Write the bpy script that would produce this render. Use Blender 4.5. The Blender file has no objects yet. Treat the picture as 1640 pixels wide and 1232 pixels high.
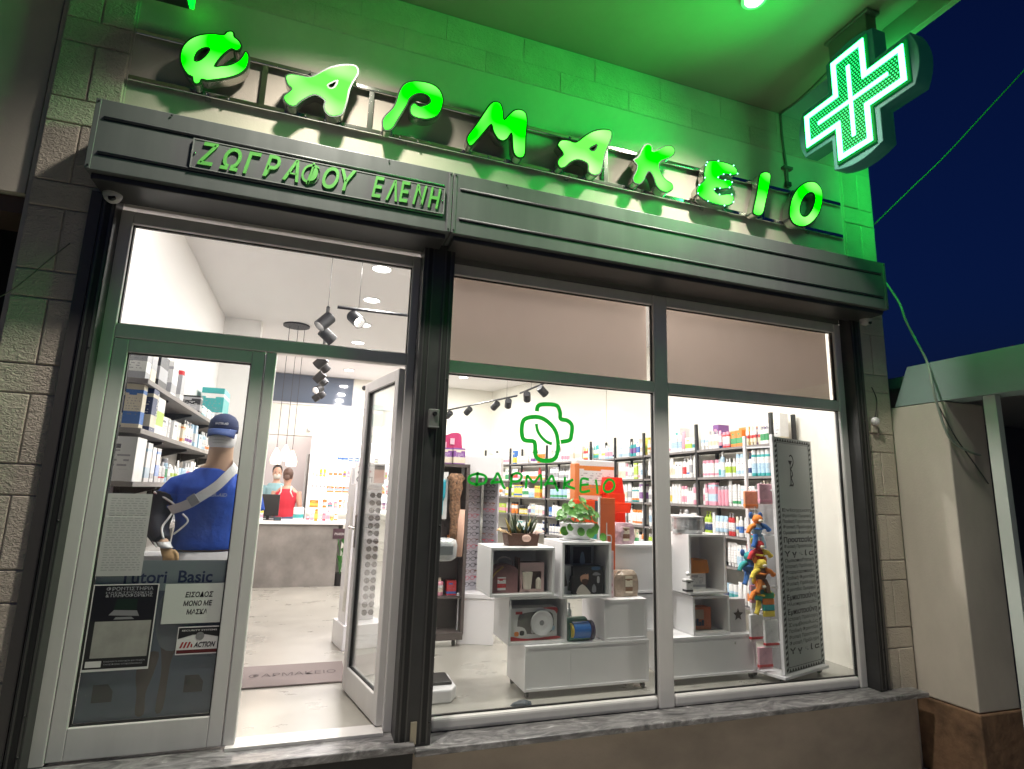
import bpy, bmesh, math, random
from mathutils import Vector, Matrix
random.seed(7)
R = math.radians
scene = bpy.context.scene
COL = scene.collection

# ------------------------------------------------------------------ camera
CAM = Vector((1.10968, -3.66773, 1.36546))
YAW, PITCH, ROLL, FPX = R(18.7321), R(10.7396), R(1.75446), 916.138
_f = Vector((math.sin(YAW)*math.cos(PITCH), math.cos(YAW)*math.cos(PITCH), math.sin(PITCH)))
_r0 = Vector((math.cos(YAW), -math.sin(YAW), 0)); _u0 = _r0.cross(_f)
_r = _r0*math.cos(ROLL) + _u0*math.sin(ROLL); _u = -_r0*math.sin(ROLL) + _u0*math.cos(ROLL)
cd = bpy.data.cameras.new('camera'); cam = bpy.data.objects.new('camera', cd); COL.objects.link(cam)
cd.sensor_fit = 'HORIZONTAL'; cd.sensor_width = 36; cd.lens = 36*FPX/1640
cd.clip_start = .05; cd.clip_end = 900
mw = Matrix((_r, _u, -_f)).transposed().to_4x4(); mw.translation = CAM
cam.matrix_world = mw
scene.camera = cam
def at(u, v, ax, val):
    d = _f + _r*((u-820)/FPX) + _u*((616-v)/FPX)
    return CAM + d*((val-CAM[ax])/d[ax])

# ------------------------------------------------------------------ world: late dusk
w = bpy.data.worlds.new('World'); scene.world = w; w.use_nodes = True
nt = w.node_tree; bg = nt.nodes['Background']
sky = nt.nodes.new('ShaderNodeTexSky'); sky.sky_type = 'NISHITA'; sky.sun_disc = False
sky.sun_elevation = R(-.8); sky.sun_rotation = R(200); sky.altitude = 0; sky.ozone_density = 6
nt.links.new(sky.outputs[0], bg.inputs[0]); bg.inputs[1].default_value = .15
sl = bpy.data.lights.new('sun', 'SUN'); sl.energy = .01; sl.angle = R(12); sl.color = (.7, .8, 1)
so = bpy.data.objects.new('sun', sl); COL.objects.link(so); so.rotation_euler = (R(60), 0, R(20))
scene.view_settings.view_transform = 'Standard'; scene.view_settings.look = 'None'
scene.view_settings.exposure = 0; scene.view_settings.gamma = 1
scene.render.engine = 'CYCLES'
cy = scene.cycles
cy.use_denoising = True; cy.max_bounces = 8; cy.diffuse_bounces = 4; cy.glossy_bounces = 4
cy.transparent_max_bounces = 24; cy.transmission_bounces = 6; cy.sample_clamp_indirect = 6
cy.caustics_reflective = False; cy.caustics_refractive = False

# ------------------------------------------------------------------ helpers
class MB:
    def __init__(s): s.v = []; s.f = []; s.m = []
    def add(s, vs, fs, m=0):
        o = len(s.v); s.v += [tuple(p) for p in vs]
        s.f += [tuple(i+o for i in f) for f in fs]; s.m += [m]*len(fs); return s
    def box(s, x0, x1, y0, y1, z0, z1, m=0):
        v = [(x0,y0,z0),(x1,y0,z0),(x1,y1,z0),(x0,y1,z0),(x0,y0,z1),(x1,y0,z1),(x1,y1,z1),(x0,y1,z1)]
        return s.add(v, [(3,2,1,0),(4,5,6,7),(0,1,5,4),(1,2,6,5),(2,3,7,6),(3,0,4,7)], m)
    def frame(s, x0, x1, z0, z1, y0, y1, t, m=0, tb=None, tt=None):
        tb = t if tb is None else tb; tt = t if tt is None else tt
        s.box(x0, x0+t, y0, y1, z0, z1, m); s.box(x1-t, x1, y0, y1, z0, z1, m)
        s.box(x0+t, x1-t, y0+.001, y1-.001, z0, z0+tb, m); return s.box(x0+t, x1-t, y0+.001, y1-.001, z1-tt, z1, m)
    def quad(s, a, b, c, d, m=0): return s.add([a,b,c,d], [(0,1,2,3)], m)
    def prism(s, pts, vec, m=0):
        n = len(pts); P = [Vector(p) for p in pts]; V = Vector(vec)
        fs = [tuple(range(n)), tuple(range(2*n-1, n-1, -1))] + [(i, i+n, (i+1)%n+n, (i+1)%n) for i in range(n)]
        return s.add(P+[p+V for p in P], fs, m)
    def loft(s, rings, m=0, cap=True):
        n = len(rings[0]); vs = [p for r in rings for p in r]; fs = []
        for k in range(len(rings)-1):
            for i in range(n):
                j = (i+1) % n; fs.append((k*n+i, k*n+j, (k+1)*n+j, (k+1)*n+i))
        if cap: fs += [tuple(range(n-1, -1, -1)), tuple(range((len(rings)-1)*n, len(rings)*n))]
        return s.add(vs, fs, m)
    def tube(s, pts, r, n=8, m=0):
        P = [Vector(p) for p in pts]; rs = r if isinstance(r, (list, tuple)) else [r]*len(P); rings = []; prev = None
        for i, p in enumerate(P):
            t = (P[min(i+1, len(P)-1)]-P[max(i-1, 0)]).normalized()
            a = prev if prev is not None else (Vector((0,0,1)) if abs(t.z) < .9 else Vector((1,0,0)))
            x = (a - t*a.dot(t)).normalized(); prev = x; y = t.cross(x)
            rings.append([p+(x*math.cos(q*2*math.pi/n)+y*math.sin(q*2*math.pi/n))*rs[i] for q in range(n)])
        return s.loft(rings, m)
    def lathe(s, prof, n=14, c=(0,0,0), m=0, ms=None):
        for k in range(len(prof)-1):
            (r0, z0), (r1, z1) = prof[k], prof[k+1]
            a = [(c[0]+r0*math.cos(q*2*math.pi/n), c[1]+r0*math.sin(q*2*math.pi/n), c[2]+z0) for q in range(n)]
            b = [(c[0]+r1*math.cos(q*2*math.pi/n), c[1]+r1*math.sin(q*2*math.pi/n), c[2]+z1) for q in range(n)]
            mm = ms[k] if ms else m
            if r0 < 1e-5: s.add([(c[0],c[1],c[2]+z0)]+b, [(0, 1+q, 1+(q+1)%n) for q in range(n)], mm)
            elif r1 < 1e-5: s.add(a+[(c[0],c[1],c[2]+z1)], [(q, (q+1)%n, n) for q in range(n)], mm)
            else: s.add(a+b, [(q, (q+1)%n, n+(q+1)%n, n+q) for q in range(n)], mm)
        return s
    def ball(s, c, r, n=12, k=8, m=0, sc=(1,1,1)):
        rings = []
        for j in range(1, k):
            a = math.pi*j/k
            rings.append([(c[0]+sc[0]*r*math.sin(a)*math.cos(q*2*math.pi/n), c[1]+sc[1]*r*math.sin(a)*math.sin(q*2*math.pi/n), c[2]-sc[2]*r*math.cos(a)) for q in range(n)])
        return s.loft(rings, m)
    def mesh(s, me, mat4=None, m=0):
        mat4 = mat4 or Matrix()
        return s.add([mat4 @ v.co for v in me.vertices], [tuple(p.vertices) for p in me.polygons], m)
    def data(s, name):
        me = bpy.data.meshes.new(name); me.from_pydata(s.v, [], s.f); me.polygons.foreach_set('material_index', s.m); me.update(); return me
    def build(s, name, mats, parent=None, bevel=0, smooth=False, loc=None, rot=None, seg=2):
        me = s.data(name)
        for mt in (mats if isinstance(mats, (list, tuple)) else [mats]): me.materials.append(mt)
        return place(name, me, parent, bevel, smooth, loc, rot, seg)
def place(name, me, parent=None, bevel=0, smooth=False, loc=None, rot=None, seg=2):
    if smooth: me.polygons.foreach_set('use_smooth', [True]*len(me.polygons))
    o = bpy.data.objects.new(name, me); COL.objects.link(o)
    if parent: o.parent = parent
    if loc: o.location = loc
    if rot: o.rotation_euler = rot
    if bevel:
        b = o.modifiers.new('bevel', 'BEVEL'); b.width = bevel; b.segments = seg; b.limit_method = 'ANGLE'; b.angle_limit = R(40)
    return o
def tag(o, label=None, cat=None, group=None, kind=None):
    if label: o['label'] = label
    if cat: o['category'] = cat
    if group: o['group'] = group
    if kind: o['kind'] = kind
    return o
def empty(name, loc=(0,0,0), label=None, cat=None, group=None, rz=0):
    o = bpy.data.objects.new(name, None); COL.objects.link(o); o.location = loc; o.rotation_euler = (0,0,rz); o.empty_display_size = .1
    return tag(o, label, cat, group)
def weld(o, vox, smooth_it=4):
    m = o.modifiers.new('remesh', 'REMESH'); m.mode = 'VOXEL'; m.voxel_size = vox; m.use_smooth_shade = True
    s = o.modifiers.new('smooth', 'SMOOTH'); s.iterations = smooth_it; s.factor = .5; return o
_tc = {}
def text_mesh(body, size=1, bold=0, shear=0, extrude=0, align='LEFT', spacing=1, bevel=0):
    k = (body, size, bold, shear, extrude, align, spacing, bevel)
    if k in _tc: return _tc[k]
    c = bpy.data.curves.new('t', 'FONT'); c.body = body; c.size = size; c.offset = bold; c.shear = shear; c.extrude = extrude
    c.align_x = align; c.space_character = spacing; c.resolution_u = 3; c.bevel_depth = bevel; c.bevel_resolution = 1
    o = bpy.data.objects.new('t', c); COL.objects.link(o)
    bpy.context.view_layer.update()
    me = bpy.data.meshes.new_from_object(o.evaluated_get(bpy.context.evaluated_depsgraph_get()))
    bpy.data.objects.remove(o); bpy.data.curves.remove(c); _tc[k] = me; return me
def ext(me):
    xs = [v.co.x for v in me.vertices]; ys = [v.co.y for v in me.vertices]; return min(xs), max(xs), min(ys), max(ys)
STAND = Matrix.Rotation(R(90), 4, 'X')          # text plane -> upright, facing -y
def write(mb, body, x0, x1, z, y, h, bold=.0, shear=0, extrude=0, m=0, M4=None, center=False):
    """lettering fitted between x0 and x1, cap height h, base line z, on the plane y"""
    me = text_mesh(body, 1, bold, shear, 0)
    a, b, c, d = ext(me); sx = (x1-x0)/(b-a) if x1 is not None else h/.72; sz = h/.72
    T = Matrix.Translation((x0-a*sx, y, z)) @ STAND @ Matrix.Diagonal((sx, sz, 1, 1))
    mb.mesh(me, (M4 or Matrix()) @ T, m)
def smooth_poly(pts, sub=5, cyclic=True):
    n = len(pts); out = []
    rng = range(n) if cyclic else range(n-1)
    for i in rng:
        g = (lambda k: pts[k % n]) if cyclic else (lambda k: pts[max(0, min(n-1, k))])
        p0, p1, p2, p3 = g(i-1), g(i), g(i+1), g(i+2)
        for k in range(sub):
            t = k/sub
            out.append(tuple(.5*((2*p1[d])+(-p0[d]+p2[d])*t+(2*p0[d]-5*p1[d]+4*p2[d]-p3[d])*t*t+(-p0[d]+3*p1[d]-3*p2[d]+p3[d])*t**3) for d in range(len(p1))))
    if not cyclic: out.append(tuple(pts[-1]))
    return out
def fill_mesh(polys, extrude=0, bevel=0, offset=0):
    """flat outline (x, z) with holes -> mesh in the XY plane, filled and extruded"""
    c = bpy.data.curves.new('f', 'CURVE'); c.dimensions = '2D'; c.fill_mode = 'BOTH'; c.extrude = extrude; c.bevel_depth = bevel; c.offset = offset; c.bevel_resolution = 1
    for p in polys:
        sp = c.splines.new('POLY'); sp.points.add(len(p)-1); sp.use_cyclic_u = True
        for i, q in enumerate(p): sp.points[i].co = (q[0], q[1], 0, 1)
    o = bpy.data.objects.new('f', c); COL.objects.link(o); bpy.context.view_layer.update()
    me = bpy.data.meshes.new_from_object(o.evaluated_get(bpy.context.evaluated_depsgraph_get()))
    bpy.data.objects.remove(o); bpy.data.curves.remove(c); return me
def ribbon(mb, pts, w, y, th=.0006, m=0):
    """flat stroke of width w along (x, z) points on plane y"""
    P = [Vector((p[0], p[1])) for p in pts]; L = []; Rr = []
    for i, p in enumerate(P):
        t = (P[min(i+1, len(P)-1)]-P[max(i-1, 0)]).normalized(); n = Vector((-t.y, t.x))*w/2
        L.append(p+n); Rr.append(p-n)
    for i in range(len(P)-1):
        a, b, c, d = L[i], L[i+1], Rr[i+1], Rr[i]
        mb.quad((a.x,y,a.y), (d.x,y,d.y), (c.x,y,c.y), (b.x,y,b.y), m)

# ------------------------------------------------------------------ materials
_mats = {}
def lin(c): return tuple(((x/12.92) if x <= .04045 else ((x+.055)/1.055)**2.4) for x in c)
def mat(name, col, rough=.5, metal=0, emit=None, es=0, bump=None, noise=None, spec=.5, coat=0, trans=0, sub=0):
    if name in _mats: return _mats[name]
    m = bpy.data.materials.new(name); m.use_nodes = True; nt = m.node_tree; b = nt.nodes['Principled BSDF']
    b.inputs['Base Color'].default_value = (*col, 1); b.inputs['Roughness'].default_value = rough; b.inputs['Metallic'].default_value = metal
    b.inputs['Specular IOR Level'].default_value = spec
    if coat: b.inputs['Coat Weight'].default_value = coat
    if trans: b.inputs['Transmission Weight'].default_value = trans
    if emit: b.inputs['Emission Color'].default_value = (*emit, 1); b.inputs['Emission Strength'].default_value = es
    if bump or noise:
        tc = nt.nodes.new('ShaderNodeTexCoord')
    if noise:       # (scale, amount, stretch)
        sc, am = noise[0], noise[1]; st = noise[2] if len(noise) > 2 else (1,1,1)
        mp = nt.nodes.new('ShaderNodeMapping'); mp.inputs['Scale'].default_value = st; nt.links.new(tc.outputs['Object'], mp.inputs[0])
        n = nt.nodes.new('ShaderNodeTexNoise'); n.inputs['Scale'].default_value = sc; n.inputs['Detail'].default_value = 6; n.inputs['Roughness'].default_value = .6
        nt.links.new(mp.outputs[0], n.inputs['Vector'])
        rp = nt.nodes.new('ShaderNodeValToRGB'); rp.color_ramp.elements[0].position = .3; rp.color_ramp.elements[1].position = .7
        rp.color_ramp.elements[0].color = (*[c*(1-am) for c in col], 1); rp.color_ramp.elements[1].color = (*[min(1, c*(1+am*.6)) for c in col], 1)
        nt.links.new(n.outputs[0], rp.inputs[0]); nt.links.new(rp.outputs[0], b.inputs['Base Color'])
        rr = nt.nodes.new('ShaderNodeMapRange'); rr.inputs[3].default_value = max(.03, rough-.12); rr.inputs[4].default_value = min(1, rough+.12)
        nt.links.new(n.outputs[0], rr.inputs[0]); nt.links.new(rr.outputs[0], b.inputs['Roughness'])
    if bump:        # (scale, strength, distance)
        n = nt.nodes.new('ShaderNodeTexNoise'); n.inputs['Scale'].default_value = bump[0]; n.inputs['Detail'].default_value = 5
        nt.links.new(tc.outputs['Object'], n.inputs['Vector'])
        bp = nt.nodes.new('ShaderNodeBump'); bp.inputs['Strength'].default_value = bump[1]; bp.inputs['Distance'].default_value = bump[2] if len(bump) > 2 else .01
        nt.links.new(n.outputs[0], bp.inputs['Height']); nt.links.new(bp.outputs[0], b.inputs['Normal'])
    _mats[name] = m; return m
def glass_mat(name, tint=(1,1,1), refl=1.0, rough=0.0, haze=0):
    m = bpy.data.materials.new(name); m.use_nodes = True; nt = m.node_tree; nt.nodes.clear()
    out = nt.nodes.new('ShaderNodeOutputMaterial'); tr = nt.nodes.new('ShaderNodeBsdfTransparent'); tr.inputs[0].default_value = (*tint, 1)
    gl = nt.nodes.new('ShaderNodeBsdfGlossy'); gl.inputs['Roughness'].default_value = rough
    lw = nt.nodes.new('ShaderNodeLayerWeight'); lw.inputs[0].default_value = .5
    pw = nt.nodes.new('ShaderNodeMath'); pw.operation = 'POWER'; pw.inputs[1].default_value = 5; nt.links.new(lw.outputs['Facing'], pw.inputs[0])
    mu = nt.nodes.new('ShaderNodeMath'); mu.operation = 'MULTIPLY_ADD'; mu.inputs[1].default_value = .9*refl; mu.inputs[2].default_value = .04*refl; nt.links.new(pw.outputs[0], mu.inputs[0])
    mx = nt.nodes.new('ShaderNodeMixShader')
    nt.links.new(mu.outputs[0], mx.inputs[0]); nt.links.new(tr.outputs[0], mx.inputs[1]); nt.links.new(gl.outputs[0], mx.inputs[2])
    last = mx
    if haze:
        df = nt.nodes.new('ShaderNodeBsdfDiffuse'); df.inputs[0].default_value = (.8,.8,.8,1)
        m2 = nt.nodes.new('ShaderNodeMixShader'); tc = nt.nodes.new('ShaderNodeTexCoord'); nz = nt.nodes.new('ShaderNodeTexNoise'); nz.inputs['Scale'].default_value = 2.3; nz.inputs['Detail'].default_value = 7; nz.inputs['Roughness'].default_value = .65; nt.links.new(tc.outputs['Object'], nz.inputs['Vector'])
        pz = nt.nodes.new('ShaderNodeMath'); pz.operation = 'POWER'; pz.inputs[1].default_value = 3; nt.links.new(nz.outputs[0], pz.inputs[0]); mz = nt.nodes.new('ShaderNodeMath'); mz.operation = 'MULTIPLY'; mz.inputs[1].default_value = haze*8; nt.links.new(pz.outputs[0], mz.inputs[0]); nt.links.new(mz.outputs[0], m2.inputs[0])
        nt.links.new(mx.outputs[0], m2.inputs[1]); nt.links.new(df.outputs[0], m2.inputs[2]); last = m2
    nt.links.new(last.outputs[0], out.inputs[0]); return m
def emis(name, col, s, sample=True):
    m = mat(name, (.02,.02,.02), .6, emit=col, es=s)
    if not sample: m.cycles.emission_sampling = 'NONE'
    return m
# plaster with a tooled, scratched relief
def plaster(name, col, sc=55, st=.6, dist=.012):
    if name in _mats: return _mats[name]
    m = bpy.data.materials.new(name); m.use_nodes = True; nt = m.node_tree; b = nt.nodes['Principled BSDF']; b.inputs['Roughness'].default_value = .85
    tc = nt.nodes.new('ShaderNodeTexCoord'); mp = nt.nodes.new('ShaderNodeMapping'); mp.inputs['Scale'].default_value = (1, 1, 1.6); oi = nt.nodes.new('ShaderNodeObjectInfo'); ad = nt.nodes.new('ShaderNodeVectorMath'); ad.operation = 'MULTIPLY_ADD'; ad.inputs[1].default_value = (37,23,51); nt.links.new(oi.outputs['Random'], ad.inputs[0]); nt.links.new(tc.outputs['Object'], ad.inputs[2]); nt.links.new(ad.outputs[0], mp.inputs[0])
    n = nt.nodes.new('ShaderNodeTexNoise'); n.inputs['Scale'].default_value = sc; n.inputs['Detail'].default_value = 4; n.inputs['Distortion'].default_value = 1.2; nt.links.new(mp.outputs[0], n.inputs['Vector'])
    n2 = nt.nodes.new('ShaderNodeTexNoise'); n2.inputs['Scale'].default_value = 3.5; n2.inputs['Detail'].default_value = 6; nt.links.new(tc.outputs['Object'], n2.inputs['Vector'])
    rp = nt.nodes.new('ShaderNodeValToRGB'); rp.color_ramp.elements[0].position = .3; rp.color_ramp.elements[1].position = .75
    rp.color_ramp.elements[0].color = (*[c*.82 for c in col], 1); rp.color_ramp.elements[1].color = (*[c*1.06 for c in col], 1)
    hs = nt.nodes.new('ShaderNodeHueSaturation'); mr = nt.nodes.new('ShaderNodeMapRange'); mr.inputs[3].default_value = .93; mr.inputs[4].default_value = 1.06; nt.links.new(oi.outputs['Random'], mr.inputs[0]); nt.links.new(mr.outputs[0], hs.inputs['Value']); nt.links.new(n2.outputs[0], rp.inputs[0]); nt.links.new(rp.outputs[0], hs.inputs['Color']); nt.links.new(hs.outputs[0], b.inputs['Base Color'])
    bp = nt.nodes.new('ShaderNodeBump'); bp.inputs['Strength'].default_value = st; bp.inputs['Distance'].default_value = dist
    nt.links.new(n.outputs[0], bp.inputs['Height']); nt.links.new(bp.outputs[0], b.inputs['Normal']); _mats[name] = m; return m
# marble: grey with pale cloudy veins
def marble(name):
    m = bpy.data.materials.new(name); m.use_nodes = True; nt = m.node_tree; b = nt.nodes['Principled BSDF']; b.inputs['Roughness'].default_value = .32
    tc = nt.nodes.new('ShaderNodeTexCoord'); mp = nt.nodes.new('ShaderNodeMapping'); mp.inputs['Scale'].default_value = (1, 2.4, 2.4); nt.links.new(tc.outputs['Object'], mp.inputs[0])
    n = nt.nodes.new('ShaderNodeTexNoise'); n.inputs['Scale'].default_value = 4.5; n.inputs['Detail'].default_value = 9; n.inputs['Roughness'].default_value = .68; n.inputs['Distortion'].default_value = 2.2; nt.links.new(mp.outputs[0], n.inputs['Vector'])
    rp = nt.nodes.new('ShaderNodeValToRGB'); e = rp.color_ramp.elements
    e[0].position = .36; e[0].color = (.07,.07,.073,1); e[1].position = .74; e[1].color = (.80,.79,.79,1)
    q = e.new(.52); q.color = (.20,.195,.195,1); q = e.new(.62); q.color = (.30,.295,.295,1)
    nt.links.new(n.outputs[0], rp.inputs[0]); nt.links.new(rp.outputs[0], b.inputs['Base Color']); return m
# printed carton: base colour, a coloured band and rows of small print
def printed(base, acc, seed, dark=(.12,.12,.14)):
    k = ('p', base, acc, seed)
    if k in _mats: return _mats[k]
    m = bpy.data.materials.new('printed_carton'); m.use_nodes = True; nt = m.node_tree; b = nt.nodes['Principled BSDF']; b.inputs['Roughness'].default_value = .38
    tc = nt.nodes.new('ShaderNodeTexCoord'); sp = nt.nodes.new('ShaderNodeSeparateXYZ'); nt.links.new(tc.outputs['Generated'], sp.inputs[0])
    rp = nt.nodes.new('ShaderNodeValToRGB'); rp.color_ramp.interpolation = 'CONSTANT'; e = rp.color_ramp.elements
    rs = random.Random(seed); a = rs.uniform(.05,.25); h = rs.uniform(.12,.4); a2 = rs.uniform(.72,.85)
    e[0].position = 0; e[0].color = (*base,1); e[1].position = a; e[1].color = (*acc,1); q = e.new(a+h); q.color = (*base,1); q = e.new(a2); q.color = (*(acc if seed % 2 else base),1); q = e.new(a2+.08); q.color = (*base,1)
    nt.links.new(sp.outputs[2], rp.inputs[0])
    def mth(op, a_, b_=None, c_=None):
        q_ = nt.nodes.new('ShaderNodeMath'); q_.operation = op
        for i_, v_ in enumerate((a_, b_, c_)):
            if v_ is None: continue
            if isinstance(v_, (int, float)): q_.inputs[i_].default_value = v_
            else: nt.links.new(v_, q_.inputs[i_])
        return q_.outputs[0]
    nr = rs.choice((9,13,17)); rw = mth('MULTIPLY', sp.outputs[2], nr); fr = mth('FRACT', rw); fl_ = mth('FLOOR', rw); line = mth('LESS_THAN', fr, .38)
    xy = mth('ADD', sp.outputs[0], sp.outputs[1]); cmb = nt.nodes.new('ShaderNodeCombineXYZ'); nt.links.new(mth('MULTIPLY', xy, 11), cmb.inputs[0]); nt.links.new(mth('MULTIPLY', fl_, 3.7), cmb.inputs[1]); cmb.inputs[2].default_value = seed*2.3
    n = nt.nodes.new('ShaderNodeTexNoise'); n.inputs['Scale'].default_value = 1; n.inputs['Detail'].default_value = 0; nt.links.new(cmb.outputs[0], n.inputs['Vector'])
    wd_ = mth('GREATER_THAN', n.outputs[0], .5); zr = mth('COMPARE', sp.outputs[2], .48, .22); xr = mth('COMPARE', sp.outputs[0], .5, .38); yr = mth('COMPARE', sp.outputs[1], .5, .52)
    ml_ = mth('MULTIPLY', mth('MULTIPLY', line, wd_), mth('MULTIPLY', zr, xr)); ml_ = mth('MULTIPLY', ml_, .75)
    lg_ = mth('MULTIPLY', mth('COMPARE', sp.outputs[2], .78, .05), mth('COMPARE', sp.outputs[0], .42, .22))
    m0 = nt.nodes.new('ShaderNodeMixRGB'); m0.inputs[2].default_value = (*(acc if acc != base else dark),1); nt.links.new(lg_, m0.inputs[0]); nt.links.new(rp.outputs[0], m0.inputs[1])
    mx = nt.nodes.new('ShaderNodeMixRGB'); mx.inputs[2].default_value = (*((.25,.25,.28) if sum(base) > .6 else (.8,.8,.8)),1); nt.links.new(ml_, mx.inputs[0]); nt.links.new(m0.outputs[0], mx.inputs[1]); nt.links.new(mx.outputs[0], b.inputs['Base Color'])
    _mats[k] = m; return m

def thin(name, col, tl=.6, rough=.6):
    m = mat(name, col, rough); nt = m.node_tree; b = nt.nodes['Principled BSDF']; out = nt.nodes['Material Output']
    t = nt.nodes.new('ShaderNodeBsdfTranslucent'); t.inputs[0].default_value = (*col,1); mx = nt.nodes.new('ShaderNodeMixShader'); mx.inputs[0].default_value = tl
    nt.links.new(b.outputs[0], mx.inputs[1]); nt.links.new(t.outputs[0], mx.inputs[2]); nt.links.new(mx.outputs[0], out.inputs[0]); return m
ALU = mat('silver_aluminium', (.70,.685,.665), .45, .12, noise=(9,.06,(1,1,.2)))
ALU_D = mat('grey_aluminium_rail', (.33,.33,.33), .4, .4, noise=(9,.08,(1,1,.2)))
SHUT = mat('grey_painted_steel', (.145,.155,.152), .42, .1, noise=(11,.08,(1,1,.10)), bump=(180,.05,.002))
SHUT_D = mat('dark_shutter_guide', (.05,.05,.05), .45, .2, noise=(6,.2))
BLACKM = mat('matt_black_metal', (.015,.015,.016), .5)
SHELFB = mat('dark_shelf_board', (.045,.04,.04), .5, noise=(12,.2,(1,.1,1)))
SHELFG = mat('grey_shelf_edge', (.22,.2,.195), .5)
CHROME = mat('polished_steel', (.75,.74,.7), .12, 1)
GASK = mat('black_rubber_gasket', (.012,.012,.012), .6)
WALLEXT = mat('cream_smooth_plaster', (.62,.565,.47), .85, noise=(1.7,.13,(1,1,.6)), bump=(90,.2,.004))
BLOCK = plaster('cream_tooled_plaster', (.62,.55,.45), 40, .7, .018)
JOINT = mat('cream_joint', (.52,.475,.41), .9, bump=(60,.2,.004))
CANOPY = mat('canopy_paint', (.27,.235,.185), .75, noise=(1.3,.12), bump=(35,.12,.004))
APRON = mat('beige_apron_plaster', (.42,.36,.29), .85, noise=(2.2,.2,(1,1,1.8)), bump=(70,.2,.004))
MARBLE = marble('grey_white_marble')
IWALL = mat('white_interior_paint', (.83,.81,.79), .7, noise=(1.2,.02))
ICREAM = mat('cream_interior_paint', (.80,.78,.70), .7, noise=(1.2,.02))
ICEIL = mat('white_ceiling_paint', (.80,.775,.77), .8)
FLOORM = mat('beige_polished_concrete', (.315,.303,.268), .3, noise=(2.2,.13,(1,1.5,1)))
WHITE = mat('white_melamine', (.86,.85,.85), .3)
WHITE2 = mat('white_gloss_paint', (.80,.79,.80), .25)
GREYC = mat('grey_concrete_panel', (.22,.205,.19), .55, noise=(3,.35))
GLASS = glass_mat('window_glass', (.97,.985,.975), 1.4, haze=.012)
GLASSD = glass_mat('door_glass', (.96,.98,.97), 1.5, haze=.016)
GREEN = thin('green_vinyl', (.012,.36,.03), .6, .4)
BLACK = mat('black_plastic', (.012,.012,.013), .4)
PAPER = mat('white_paper', (.72,.71,.69), .7)
INK = mat('black_print', (.015,.015,.017), .6)
SKIN = mat('beige_mannequin_skin', (.62,.40,.27), .5)

# ================================================================== THE SETTING
tag(MB().box(-120,120,-120,120,-.80,-.63).build('pavement', mat('pale_pavement', (.50,.47,.42), .8, noise=(3,.2), bump=(60,.3,.006))), kind='structure')
CZ = 3.5                       # shop ceiling
tag(MB().box(-.14,5.54,.04,9.2,-.2,0).build('floor', FLOORM), kind='structure')
tag(MB().box(-.4,5.9,.04,9.2,CZ,CZ+.2).build('ceiling', ICEIL), kind='structure')
tag(MB().box(-.34,-.14,.04,4.3,0,CZ).box(-.34,.30,4.3,4.5,0,CZ).box(-.34,-.1,4.5,9.2,0,CZ).build('wall_left', IWALL), kind='structure')
SA = Vector((5.2,4.475,0)); SD = Vector((-.26,.965,0)).normalized(); SN = Vector((SD.y,-SD.x,0))      # second run of wall shelving turns inwards
wr = MB().box(5.54,5.75,.04,4.6,0,CZ)
a = SA+SN*.34; b = a+SD*4.6
wr.prism([(a.x,a.y,0),(b.x,b.y,0),(b.x,b.y,CZ),(a.x,a.y,CZ)], SN*.2)
tag(wr.build('wall_right', ICREAM), kind='structure')
# back wall with a passage on the left
tag(MB().box(1.04,6,7.95,8.15,0,CZ).box(-.1,1.04,7.95,8.15,2.32,CZ).build('wall_back', ICREAM), kind='structure')
tag(MB().box(-.1,2,9.0,9.2,0,2.6).build('wall_passage', mat('grey_pink_paint', (.66,.60,.60), .8)), kind='structure')
tag(MB().box(-.34,-.14,-.02,.04,0,CZ).box(5.42,5.75,.0,.04,0,CZ).box(-.34,5.75,-.02,.04,2.93,CZ).build('wall_front', IWALL), kind='structure')

# ------------------------------------------------------------------ the pharmacy building
bld = empty('shop_building', (2.6,-.08,-.45), 'cream plastered shop building with tooled block pilasters and a canopy', 'building')
def bpart(mb, name, m, **k):
    o = mb.build(name, m, None, **k); o.parent = bld; o.matrix_parent_inverse = Matrix.Translation((-2.6,.08,.45)); return o
bpart(MB().box(-.50,5.81,-.08,-.021,2.97,7.2), 'facade_wall', WALLEXT)
for bx_ in ((5.78,5.81,-.079,9,-.80,7.2),(5.42,5.78,-.079,-.001,-.80,2.97),(-.50,-.14,-.079,-.001,-.80,2.97)): bpart(MB().box(*bx_), 'pier_wall', JOINT)
bpart(MB().box(-.5,6,9.2,9.4,-.80,4.5), 'rear_wall', JOINT); bpart(MB().box(-.5,5.76,.05,9.3,CZ+.2,CZ+.3), 'flat_roof', JOINT); bpart(MB().box(-.5,-.35,.05,9.3,-.80,CZ+.2), 'side_wall', JOINT)
bpart(MB().box(1.78,5.70,-.14,.03,-.80,-.078), 'apron_wall', APRON)
bpart(MB().box(-.14,1.78,-.16,.03,-.80,-.055), 'step_riser', mat('black_step', (.012,.012,.013), .5))
bpart(MB().box(1.78,5.73,-.235,.03,-.078,-.042), 'marble_sill', MARBLE, bevel=.006)
bpart(MB().box(-.2,1.775,-.235,.05,-.055,-.012), 'marble_threshold', MARBLE, bevel=.006)
bpart(MB().box(.80,1.62,-.075,.06,-.012,.006), 'threshold_strip', ALU, bevel=.002)
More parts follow.
